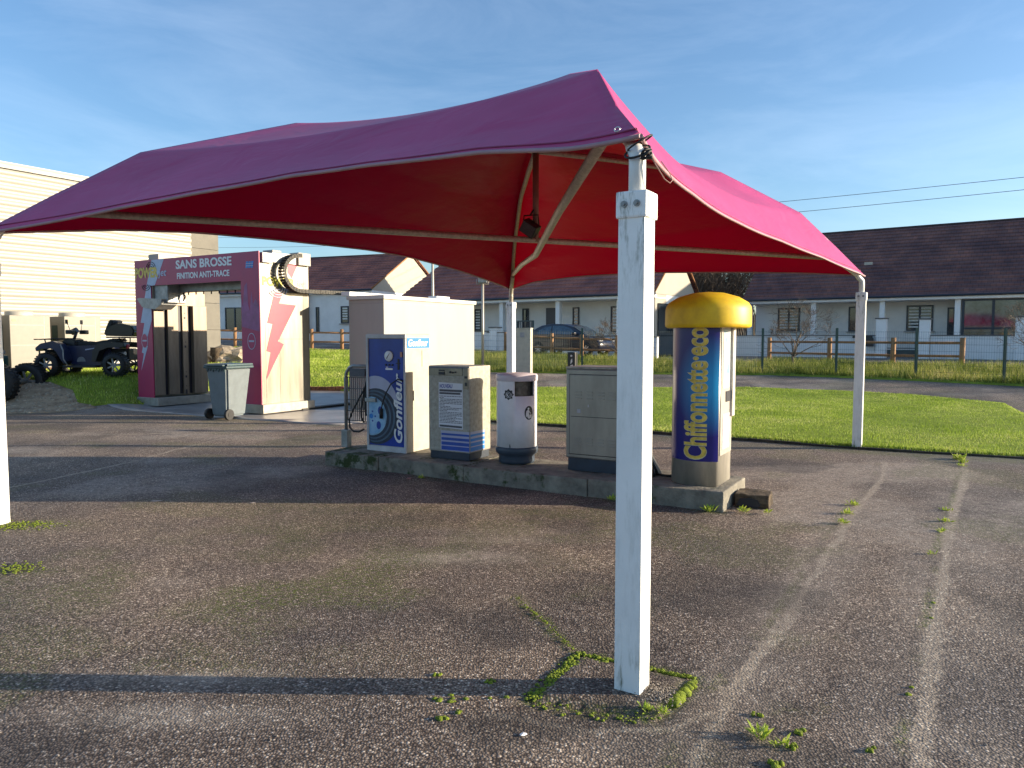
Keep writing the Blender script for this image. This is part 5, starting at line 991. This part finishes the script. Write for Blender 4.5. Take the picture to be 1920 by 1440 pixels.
def house(name, label, loc_, rz, L_, D_, eave, ridge_z, roofm, porch, hipL=0, x_open=None, gz0=-.6, rowp=.34):
    h = thing(name, label, 'house', loc_, rz)
    wy = porch; bm = B(); box(bm, .05, L_-.05, wy, D_-.1, gz0, eave-.02); 
    obj('wall', bm, PLASTER2 if porch else PLASTER, h); bm = B()
    for x0 in ((L_-.30,) if hipL else (.05, L_-.30)):
        vs = [(-.05, eave-.06), (D_+.05, eave-.06), (D_/2, ridge_z-.10)]; prism(bm, vs, x0, x0+.25, RIGHT)
    obj('gable', bm, GABLE, h)
    if porch: bm = B(); box(bm, L_-.30, L_-.05, .12, wy, gz0, eave-.02); obj('porch_wall', bm, GABLE, h)
    half = D_/2; sl = math.hypot(half+.35, (ridge_z-eave)*(half+.35)/half); rows = int(sl/rowp); bm = B(); sgn = ((-.35, 1), (D_+.35, -1))
    z_e = eave-.35*(ridge_z-eave)/half+.12; z_e = eave-.05
    for y0, s in sgn:
        for i in range(rows):
            t0, t1 = i/rows, (i+1)/rows; ya = y0+s*(half+.35)*t0; yb = y0+s*(half+.35)*t1; za = z_e+(ridge_z-z_e)*t0; zb = z_e+(ridge_z-z_e)*t1
            xl0 = -.2+(hipL*t0); xl1 = -.2+(hipL*t1)
            v = [bm.verts.new(c) for c in ((xl0, ya, za+.075), (L_+.06, ya, za+.075), (L_+.06, yb, zb), (xl1, yb, zb), (xl0, ya, za), (L_+.06, ya, za))]
            bm.faces.new(v[:4]); bm.faces.new((v[4], v[5], v[1], v[0]))
    for e_ in ([] if hipL else [-.2])+[L_+.06]:
        v = [bm.verts.new(c) for c in ((e_, -.35, z_e+.045), (e_, half, ridge_z), (e_, D_+.35, z_e+.045), (e_, half, ridge_z-.07), (e_, D_+.33, z_e-.03), (e_, -.33, z_e-.03))]; bm.faces.new((v[0], v[1], v[3], v[5])); bm.faces.new((v[1], v[2], v[4], v[3]))
    if hipL: v = [bm.verts.new(c) for c in ((-.2, -.35, z_e), (-.2, D_+.35, z_e), (-.2+hipL, half, ridge_z))]; bm.faces.new(v)
    rf = obj('roof', bm, roofm, h)
    bm = B(); tube(bm, [(-.2+hipL, half, ridge_z+.0), (L_+.2, half, ridge_z+.0)], .09, 8); obj('ridge_tile', bm, mat('ridge_tiles', (.07, .045, .045, 1), .9, var=.3, scale=5), rf)
    if not porch or hipL:
        bm = B()
        for s0, s1 in (((-.35), half), ((D_+.35), half)): tube(bm, [(L_+.10, s0, z_e+.03), (L_+.10, s1, ridge_z+.03)], .05, 6)
        obj('verge_tile', bm, RUST, rf)
    bm = B(); box(bm, -.1, L_+.1, -.28, -.02, eave-.24, eave-.07); box(bm, 0, L_, -.02, max(wy, .1), eave-.26, eave-.2); obj('fascia', bm, WHITE, h)
    bm = B(); tube(bm, [(-.2, -.40, eave-.05), (L_+.2, -.40, eave-.05)], .06, 8); obj('gutter', bm, DFRAME, h)
    return h
def pillars(h, xs, top, w=.26):
    for x in xs: bm = B(); box(bm, x-w/2, x+w/2, .0, w, -.6, top, .01); obj('pillar', bm, WHITE, h)
def window(h, x0, x1, y, z0, z1, leafs=2, blinds=True, sill=True):
    bm = B(); f = .07; d0, d1 = y-.06, y-.002
    box(bm, x0, x1, d0, d1, z0, z0+f); box(bm, x0, x1, d0, d1, z1-f, z1); box(bm, x0, x0+f, d0, d1, z0+f, z1-f); box(bm, x1-f, x1, d0, d1, z0+f, z1-f)
    for i in range(1, leafs): xm = x0+(x1-x0)*i/leafs; box(bm, xm-f*.7, xm+f*.7, d0, d1, z0+f, z1-f)
    w_ = obj('window', bm, DFRAME, h); bm = B(); box(bm, x0+f, x1-f, y-.02, y-.003, z0+f, z1-f); obj('pane', bm, GLASS, w_)
    if blinds:
        bm = B(); z = z1-f-.12
        while z > z0+f+.05: box(bm, x0+f+.05, x1-f-.05, y-.03, y-.0205, z, z+.09); z -= .17
        obj('blind', bm, SHUT, w_)
    if sill: bm = B(); box(bm, x0-.1, x1+.1, y-.14, y-.002, z0-.07, z0-.01); obj('sill', bm, CONC_L, w_)
H1 = math.atan2(-.578, .816)
hr = house('bungalow', 'long bungalow with dark plum tiled roof at the right', (14.0, 44.3, .5), H1, 20, 10, 3.22, 7.42, ROOF1, 1.5)
pillars(hr, (.14, 3.74, 7.27, 10.77), 2.97)
window(hr, 1.38, 2.65, 1.5, 1.40, 2.75); window(hr, 5.32, 6.0, 1.5, 1.35, 2.75, 1, False); window(hr, 8.26, 9.54, 1.5, 1.37, 2.75); window(hr, 10.2, 10.55, 1.5, .3, 2.6, 1, False, False)
bm = B()
for z in (.95, 1.42, 2.86): box(bm, 10.95, 19.9, .02, .12, z, z+.10)
for x in (10.95, 12.25, 14.5, 16.8, 19.8): box(bm, x, x+.12, .015, .125, 0, 2.96)
cv = obj('conservatory_frame', bm, DFRAME, hr); bm = B(); box(bm, 11.08, 19.8, .05, .07, 0, 2.86); obj('glazing', bm, mat('reflective_glazing', (.10, .12, .12, 1), .05, var=.5, scale=1.5, spec=1.0), cv)
bm = B(); tube(bm, [(.02, -.2, 3.1), (.0, .05, 2.8), (.0, .05, .0)], .05, 8); obj('downpipe', bm, DFRAME, hr)
bm = B(); box(bm, 6.1, 6.5, 1.25, 1.5, 5.05, 5.2); obj('roof_vent', bm, GALV, hr)
hc = house('bungalow', 'bungalow with brown red roof behind the parked dark car', (-7.2, 47.6, .7), H1, 17.63, 5.6, 3.05, 5.65, ROOF2, 1.5, 1.43)
pillars(hc, (.2, 4.0, 8.05, 11.87, 15.6, 17.4), 2.8)
window(hc, 4.92, 5.47, 1.5, 1.16, 2.54, 1); window(hc, 8.53, 8.99, 1.5, 1.27, 2.5, 1, False); window(hc, 11.97, 12.39, 1.5, 1.2, 2.5, 1); window(hc, 14.37, 14.9, 1.5, 1.1, 2.5, 1)
bm = B(); box(bm, 10.2, 10.95, 1.44, 1.498, -.4, 2.5); obj('door', bm, DFRAME, hc)
window(hc, 16.0, 17.2, 1.5, .3, 2.4, 2, False)
bm = B(); box(bm, 17.60, 17.66, .4, 3.4, -.3, 2.55); obj('side_glazing', bm, GLASS, hc)
hl = house('bungalow', 'brown red roofed house behind the wash gantry and locker', (-21.96, 53.25, 1.1), math.atan2(-.375, .927), 14, 10, 3.5, 6.28, ROOF2, 0)
window(hl, 11.58, 12.2, 0, 1.32, 2.45, 1); window(hl, 9.6, 9.85, 0, .2, 2.42, 1, False, False); window(hl, 1.87, 3.6, 0, .4, 2.5, 2, False)
bm = B(); box(bm, 8.9, 9.05, -.4, 0, -.5, 3.25); box(bm, 8.0, 8.15, -.4, 0, -.5, 3.25); obj('pillar', bm, DFRAME, hl)

# ---------------------------------------------------------------- boundary walls, gates, mail box
def wall(name, label, O, d, t0, t1, h, pil=(), cat='wall', th=.2):
    w = thing(name, label, cat, (O[0], O[1], 0), math.atan2(d[1], d[0])); d = Vector((d[0], d[1])).normalized(); bm = B(); k = int((t1-t0)/2)+1
    for i in range(k):
        a, b = t0+(t1-t0)*i/k, t0+(t1-t0)*(i+1)/k; zz_ = float(gz(O[0]+d.x*(a+b)/2, O[1]+d.y*(a+b)/2)); box(bm, a, b-.004, 0, th, zz_-.4, zz_+h)
    obj('wall', bm, PLASTER, w); bm = B()
    for i in range(k):
        a, b = t0+(t1-t0)*i/k, t0+(t1-t0)*(i+1)/k; zz_ = float(gz(O[0]+d.x*(a+b)/2, O[1]+d.y*(a+b)/2)); box(bm, a, b, -.03, th+.03, zz_+h+.003, zz_+h+.05)
    obj('coping', bm, mat('grey_coping', (.16, .16, .16, 1), .7), w)
    for (x, ph) in pil:
        zz_ = float(gz(O[0]+d.x*x, O[1]+d.y*x)); bm = B(); box(bm, x-.22, x+.22, -.1, .34, zz_-.4, zz_+ph); pl = obj('pillar', bm, WHITE, w); bm = B(); box(bm, x-.27, x+.27, -.15, .39, zz_+ph+.002, zz_+ph+.06); obj('pillar_cap', bm, bpy.data.materials['grey_coping'], pl)
    return w
DH = (.816, -.578)
wall('boundary_wall', 'low white wall with pillar left of the right bungalow gateway', (11.4, 40.6), DH, -3, 7.7, 1.08, ((7.95, 1.9),))
wall('boundary_wall', 'low white wall in front of the conservatory at the far right', (11.4, 40.6), DH, 10.05, 22, 1.08, ((9.8, 1.85), (13.55, 1.9)))
gt = thing('gate', 'low dark sliding gate between the two white pillars', 'gate', (11.4+.816*8.2, 40.6-.578*8.2, .5), H1)
bm = B(); box(bm, .02, 1.35, .08, .14, .18, .42); box(bm, .02, 1.35, .08, .14, .48, .52); obj('panel', bm, mat('dark_green_gate', (.04, .06, .06, 1), .5), gt)
mbx = thing('letterbox', 'dark letterbox on the white wall beside the right post', 'letterbox', (11.4+.816*7.3, 40.6-.578*7.3, 1.5), H1)
bm = B(); box(bm, 0, .36, -.36, -.12, -.42, -.02, .02); box(bm, -.6, .3, -.2, -.1, -.02, .12, .02); obj('box', bm, BLACKP, mbx); bm = B(); box(bm, .06, .3, -.364, -.3605, -.2, -.15); obj('slot', bm, GREYINK, mbx)
wall('boundary_wall', 'low white wall behind the parked dark car', (-8.8, 45.3), DH, 13.0, 19, .95)
wall('boundary_wall', 'low white wall left of the slatted garden gate', (-8.8, 45.3), DH, -.3, 11.0, .95, ((9.6, 1.2),))
gt = thing('gate', 'dark garden gate with slatted top behind the lamp post', 'gate', (-8.8+.816*11.05, 45.3-.578*11.05, float(gz(.2, 38.9))), H1)
bm = B(); box(bm, 0, 1.05, .05, .11, .1, .92); box(bm, 0, 1.05, .04, .12, 1.56, 1.62); box(bm, 0, .06, .04, .12, .92, 1.56); box(bm, .99, 1.05, .04, .12, .92, 1.56); obj('panel', bm, mat('teal_gate', (.03, .07, .08, 1), .5), gt)
bm = B()
for i in range(8): box(bm, .1+i*.115, .14+i*.115, .06, .10, .92, 1.56)
obj('slat', bm, DFRAME, gt)
wall('boundary_wall', 'low white wall in front of the left bungalow', (-23, 47.6), (.95, -.31), 0, 15, .62)
strip('pavement', [(-24, 46.0), (-10, 42.2), (5, 35.2), (7.5, 35.0), (10.5, 39.6), (24.5, 29.7)], 1.2, .02, mat('far_pavement', (.20, .18, .17, 1), .9, var=.1))

# ---------------------------------------------------------------- timber and wire fences
def timber(label, pts, hh=1.02):
    f = thing('timber_fence', label, 'fence', (pts[0][0], pts[0][1], 0))
    o0 = Vector((pts[0][0], pts[0][1], 0)); Z = [float(gz(*p)) for p in pts]
    for p, z in zip(pts, Z): bm = B(); q = Vector((p[0], p[1], 0))-o0; tube(bm, [q+Vector((0, 0, z-.3)), q+Vector((random.uniform(-.02, .02), 0, z+hh))], .085, 10); obj('post', bm, WOOD, f)
    for (p0, z0_), (p1, z1_) in zip(list(zip(pts, Z))[:-1], list(zip(pts, Z))[1:]):
        for h in (.38, .84): bm = B(); tube(bm, [Vector((p0[0], p0[1], z0_+h))-o0, Vector((p1[0], p1[1], z1_+h))-o0], .045, 8); obj('rail', bm, WOOD, f)
timber('round timber rail fence in front of the right bungalow', [(8.9, 33.4), (10.87, 31.34), (12.36, 28.87), (13.74, 26.77), (15.4, 25.38)][1:])
timber('round timber rail fence in front of the parked dark car', [(-.3, 34.2), (1.76, 33.05), (2.97, 31.73), (4.4, 31.2)])
timber('round timber rail fence on the left seen behind the wash gantry', [(-16.5, 40.2), (-14.7, 39.4), (-12.3, 38.3), (-10.04, 37.26), (-8.45, 36.9), (-6.8, 36.3), (-5.0, 35.8)])
wf = thing('wire_fence', 'green welded wire fence on green posts behind the lawn', 'fence', (0, 0, 0))
for p in wirep[1:]:
    z = float(gz(*p)); bm = B(); box(bm, p[0]-.03, p[0]+.03, p[1]-.03, p[1]+.03, z-.2, z+1.52); obj('post', bm, GREENW, wf)
for p0, p1 in zip(wirep[1:-1], wirep[2:]):
    d = Vector((p1[0]-p0[0], p1[1]-p0[1], 0)); L_ = d.length; d.normalize(); z0_, z1_ = float(gz(*p0)), float(gz(*p1)); V = []; Fm = []
    def bar(a, b, w, nrm):
        i = len(V); V.extend([a-nrm*w, a+nrm*w, b+nrm*w, b-nrm*w, a+Vector((-d.y, d.x, 0))*w*2, b+Vector((-d.y, d.x, 0))*w*2]); Fm.extend([(i, i+1, i+2, i+3), (i, i+4, i+5, i+3), (i+1, i+4, i+5, i+2)])
    k = int(L_/.06)
    for i in range(1, k):
        q = Vector((p0[0], p0[1], 0))+d*(L_*i/k); z = z0_+(z1_-z0_)*i/k; bar(q+Vector((0, 0, z+.05)), q+Vector((0, 0, z+1.42)), .0018, d)
    for h in (.07, .25, .45, .65, .85, 1.05, 1.22, 1.40): bar(Vector((p0[0], p0[1], z0_+h)), Vector((p1[0], p1[1], z1_+h)), .0028, Vector((0, 0, 1)))
    arrmesh('mesh_panel', [tuple(v) for v in V], Fm, GREENW, wf)

# ---------------------------------------------------------------- utility cabinet, bollard, lamps
uc = thing('utility_cabinet', 'tall beige utility cabinet behind the litter bin and far post', 'cabinet', (.10, 24.4, float(gz(.3, 24.4))), A30+.25)
UCM = mat('utility_beige', (.48, .45, .38, 1), .7, var=.1); bm = B(); box(bm, 0, .52, 0, .32, 0, 1.5, .01); obj('body', bm, UCM, uc); bm = B(); box(bm, .02, .50, -.006, -.001, .5, .506); box(bm, .0, .53, -.02, .33, 1.5, 1.53); obj('lid', bm, UCM, uc)
bm = B(); box(bm, .17, .32, -.005, -.001, 1.22, 1.38); obj('label_plate', bm, mat('label_grey', (.35, .35, .38, 1), .5), uc)
bo = thing('bollard', 'black square bollard with white marks behind the steel cabinet', 'bollard', (.99, 12.1, 0), A30); bm = B(); box(bm, -.07, .07, -.05, .05, 0, 1.30, .01); obj('post', bm, BLACKP, bo)
bm = B(); prism(bm, [(-.02, 1.10), (.02, 1.14), (.015, 1.20), (-.01, 1.17)], 0, .001, face_at(FRONT, -.0505)); prism(bm, disc(0, 1.24, .018, n=10), 0, .001, face_at(FRONT, -.0505)); prism(bm, [(-.03, 1.04), (.03, 1.08), (.02, 1.10), (-.02, 1.08)], 0, .001, face_at(FRONT, -.0505)); obj('marking', bm, TXW, bo)
lp = thing('lamp_post', 'short galvanised lamp post with square head behind the coin machine', 'lamp post', (-.97, 24.6, float(gz(-.97, 24.6)))); bm = B(); tube(bm, [(0, 0, 0), (0, 0, 2.95)], .045, 10); tube(bm, [(-.2, 0, 3.12), (-.2, 0, 2.95), (.2, 0, 2.95), (.2, 0, 3.12)], .014, 6); obj('pole', bm, GALV, lp)
bm = B(); box(bm, -.15, .15, -.1, .14, 2.98, 3.16, .02); obj('lamp_head', bm, STEEL_D, lp)
lp2 = thing('street_lamp', 'tall grey street lamp column behind the locker, top hidden by the canopy', 'street lamp', (-3.85, 36.2, float(gz(-3.85, 36.2)))); bm = B(); tube(bm, [(0, 0, 0), (0, 0, 5.4)], .09, 12, .05); obj('pole', bm, GALV, lp2); bm = B(); box(bm, -.1, .1, -.5, .1, 5.4, 5.5, .02); obj('lamp_head', bm, STEEL_D, lp2)

# ---------------------------------------------------------------- parked car
car = thing('parked_car', 'dark blue hatchback parked on the road behind the fences', 'car', (2.72, 34.3, float(gz(2.72, 34.3))), H1)
PX = Matrix(((1, 0, 0, 0), (0, 0, 1, 0), (0, 1, 0, 0), (0, 0, 0, 1)))
bm = B(); side = [(-2.0, .35), (-1.72, .24), (1.72, .22), (1.98, .32), (2.0, .55), (1.9, .72), (1.2, .90), (.95, .95), (-1.5, .98), (-1.9, .9), (-2.02, .7)]
ns = 9
for k in range(ns):
    y = -.86+1.72*k/(ns-1); t = abs(y)/.86; sx = 1-.05*t**3
    for x, z in side: bm.verts.new((x*sx, y*(1 if z < .9 else .96), z-.0))
bm.verts.ensure_lookup_table(); m_ = len(side)
for k in range(ns-1):
    for i in range(m_): f = bm.faces.new([bm.verts[j] for j in (k*m_+i, k*m_+(i+1) % m_, (k+1)*m_+(i+1) % m_, (k+1)*m_+i)]); f.smooth = True
bm.faces.new([bm.verts[i] for i in range(m_)]); bm.faces.new([bm.verts[(ns-1)*m_+i] for i in range(m_)][::-1]); obj('body', bm, CARP, car)
bm = B(); gh = [(-1.86, .95), (-1.55, 1.22), (-1.2, 1.38), (-.6, 1.46), (.0, 1.44), (.45, 1.33), (1.25, .90)]
for y, s in ((-.80, 1.0), (-.62, 1.0), (.62, 1.0), (.80, 1.0)):
    for x, z in gh: bm.verts.new((x*.99, y if abs(y) < .7 else y*(1-.20*(z-.9)/.56), z-(.015 if abs(y) > .7 else 0)))
bm.verts.ensure_lookup_table(); m_ = len(gh)
for k in range(3):
    for i in range(m_-1): f = bm.faces.new([bm.verts[j] for j in (k*m_+i, k*m_+i+1, (k+1)*m_+i+1, (k+1)*m_+i)]); f.smooth = True
bm.faces.new([bm.verts[i] for i in range(m_)]); bm.faces.new([bm.verts[3*m_+i] for i in range(m_)][::-1]); obj('cabin', bm, CARP, car)
CG = mat('car_glass', (.05, .09, .13, 1), .05, var=.3, spec=1.0)
for s in (-1, 1):
    for poly in ([(-1.35, .98), (-1.28, 1.16), (-1.0, 1.30), (-.62, 1.36), (-.62, .98)], [(-.55, .98), (-.55, 1.37), (.0, 1.36), (.38, 1.26), (.62, 1.10), (.75, .97)]):
        bm = B()
        vs = [bm.verts.new((x, s*(.812-.155*(z-.9)/.5+.004), z)) for x, z in poly]; bm.faces.new(vs if s < 0 else vs[::-1]); r = bmesh.ops.extrude_face_region(bm, geom=bm.faces[:]); [setattr(v.co, 'y', v.co.y-s*.02) for v in r['geom'] if isinstance(v, bmesh.types.BMVert)]; obj('side_window', bm, CG, car)
    bm = B(); box(bm, -.15, .0, s*.86-.008, s*.86+.008, .80, .84, .003); obj('door_handle', bm, RIM, car)
    bm = B(); box(bm, .62, .80, s*.93-.08, s*.93+.08, .95, 1.07, .03); obj('mirror', bm, CARP, car)
    bm = B(); box(bm, 1.62, 1.93, s*.62-.17, s*.62+.17, .66, .76, .03); obj('headlight', bm, mat('headlamp', (.7, .72, .75, 1), .1, coat=1), car)
    for x in (-1.25, 1.28): wheel('wheel', car, x, s*.78, .31, .20, RIM, 8, s)
bm = B(); v = [bm.verts.new(c) for c in ((.48, -.60, 1.335), (.48, .60, 1.335), (1.22, .70, .93), (1.22, -.70, .93))]; bm.faces.new(v); r = bmesh.ops.extrude_face_region(bm, geom=bm.faces[:]); [setattr(q.co, 'z', q.co.z-.03) for q in r['geom'] if isinstance(q, bmesh.types.BMVert)]; [setattr(q.co, 'z', q.co.z+.012) for q in bm.verts]; obj('windscreen', bm, CG, car)
bm = B(); box(bm, -2.02, -1.94, -.75, -.5, .62, .88, .02); box(bm, -2.02, -1.94, .5, .75, .62, .88, .02); obj('tail_light', bm, REDW, car)

# ---------------------------------------------------------------- bare trees
def grow(V, Fq, p, d, l, r, depth, rnd, spread=.6, up=.15, nc=(2, 4), n=5, rmin=.003):
    k = 3; pts = [p]; dd = d.copy()
    for i in range(k): dd = (dd+Vector((rnd.gauss(0, .10), rnd.gauss(0, .10), rnd.gauss(0, .07)+up*.12))).normalized(); pts.append(pts[-1]+dd*l/k)
    r1 = max(r*.62, rmin*.7); base = len(V)
    for i, q in enumerate(pts):
        t = (pts[min(i+1, k)]-pts[max(i-1, 0)]).normalized(); u = t.orthogonal().normalized(); w = t.cross(u); rr_ = r+(r1-r)*i/k
        for j in range(n): a = 2*math.pi*j/n; V.append(q+(u*math.cos(a)+w*math.sin(a))*rr_)
    for i in range(k):
        for j in range(n): Fq.append((base+i*n+j, base+i*n+(j+1) % n, base+(i+1)*n+(j+1) % n, base+(i+1)*n+j))
    if depth <= 0: return
    for c in range(rnd.randint(*nc)):
        t = rnd.uniform(.45, 1.0); i = min(int(t*k), k-1); q = pts[i].lerp(pts[i+1], t*k-i); a = rnd.uniform(0, 6.283); ax = dd.orthogonal().normalized(); ax.rotate(Matrix.Rotation(a, 3, dd)); nd = dd.copy(); nd.rotate(Matrix.Rotation(spread*rnd.uniform(.6, 1.3), 3, ax)); nd = (nd+Vector((0, 0, up))).normalized()
        grow(V, Fq, q, nd, l*rnd.uniform(.55, .85), max(r1*rnd.uniform(.6, .9), rmin), depth-1, rnd, spread, up, nc, max(3, n-1), rmin)
def tree(name, label, x, y, hts, seed, r=.045, trunk=.5, depth=5, up=.1, nb=5, m=BARK, fan=.9, group=None):
    rnd = random.Random(seed); t = thing(name, label, 'tree', (x, y, float(gz(x, y))), 0, group); V, Fq = [], []
    grow(V, Fq, Vector((0, 0, -.1)), Vector((.02, 0, 1)), trunk+.1, r, 0, rnd); arrmesh('trunk', [tuple(v) for v in V], Fq, m, t); V, Fq = [], []
    for b in range(nb): a = b*6.283/nb+rnd.uniform(-.4, .4); grow(V, Fq, Vector((0, 0, trunk*rnd.uniform(.8, .98))), Vector((math.cos(a)*fan, math.sin(a)*fan, rnd.uniform(.5, 1.1))).normalized(), hts*.36, r*.55, depth, rnd, .65, up, (2, 3), 5, .0045)
    grow(V, Fq, Vector((0, 0, trunk*.95)), Vector((0, 0, 1)), hts*.42, r*.6, depth, rnd, .6, up, (2, 4), 5, .0045)
    arrmesh('crown', [tuple(v) for v in V], Fq, m, t)
tree('bare_tree', 'small bare spreading tree behind the wire fence left of the right post', 10.0, 26.3, 2.0, 11, group='bare young trees on the verge')
tree('bare_tree', 'small bare tree with pinkish buds in front of the parked car', 3.93, 27.0, 1.7, 23, .04, .55, group='bare young trees on the verge')
tree('bare_tree', 'small bare tree cut by the right picture edge in front of the white wall', 18.0, 25.6, 1.8, 5, .04, .5, group='bare young trees on the verge')
# far wood as one mass
V, Fq = [], []; rnd = random.Random(3)
for i in range(150):
    y = rnd.uniform(92, 118); x = y*rnd.uniform(.14, .40); z = .6+(y-92)*.05; hh = rnd.uniform(7, 10.5)
    grow(V, Fq, Vector((x, y, z)), Vector((rnd.gauss(0, .05), 0, 1)).normalized(), hh*.5, .16, 5, rnd, .5, .3, (2, 3), 4, .035)
tag(arrmesh('woodland', [tuple(v) for v in V], Fq, BARK_F), 'brown bare winter wood on the rise between the two bungalows', 'woodland', kind='stuff')
V, Fq = [], []
for i, (ang) in enumerate(np.linspace(-60, 60, 61)): V += [(math.tan(R(ang))*125 if abs(ang) < 60 else math.tan(R(ang))*125, 125, -1), (math.tan(R(ang))*125, 140, 5.5+1.2*math.sin(ang*.3))]
V += [(v[0]*1.6, 260, v[2]+3) for v in V[1::2]]
k = 61; Fh = [(2*i, 2*i+2, 2*i+3, 2*i+1) for i in range(k-1)]+[(2*i+1, 2*i+3, 2*k+i+1, 2*k+i) for i in range(k-1)]
tag(arrmesh('hills', V, Fh, soil_grass('winter_hill', (.06, .05, .03, 1), (.11, .085, .06, 1), .4)), None, None, kind='structure')

# ---------------------------------------------------------------- power lines
for dz, lab in ((0, 'upper overhead power line crossing the sky behind the canopy'), (-.66, 'lower overhead power line crossing the sky behind the canopy')):
    pts = []
    for t in np.linspace(-.5, 1.35, 60): pts.append((27.6-66.4*t, 40+60*t, 10.05+1.43*t+3.28*t*t+dz*(1+t)))
    bm = B(); tube(bm, pts, .016, 5); tag(obj('power_line', bm, mat('cable_grey', (.12, .12, .14, 1), .6)), lab, 'power line', 'overhead power lines')
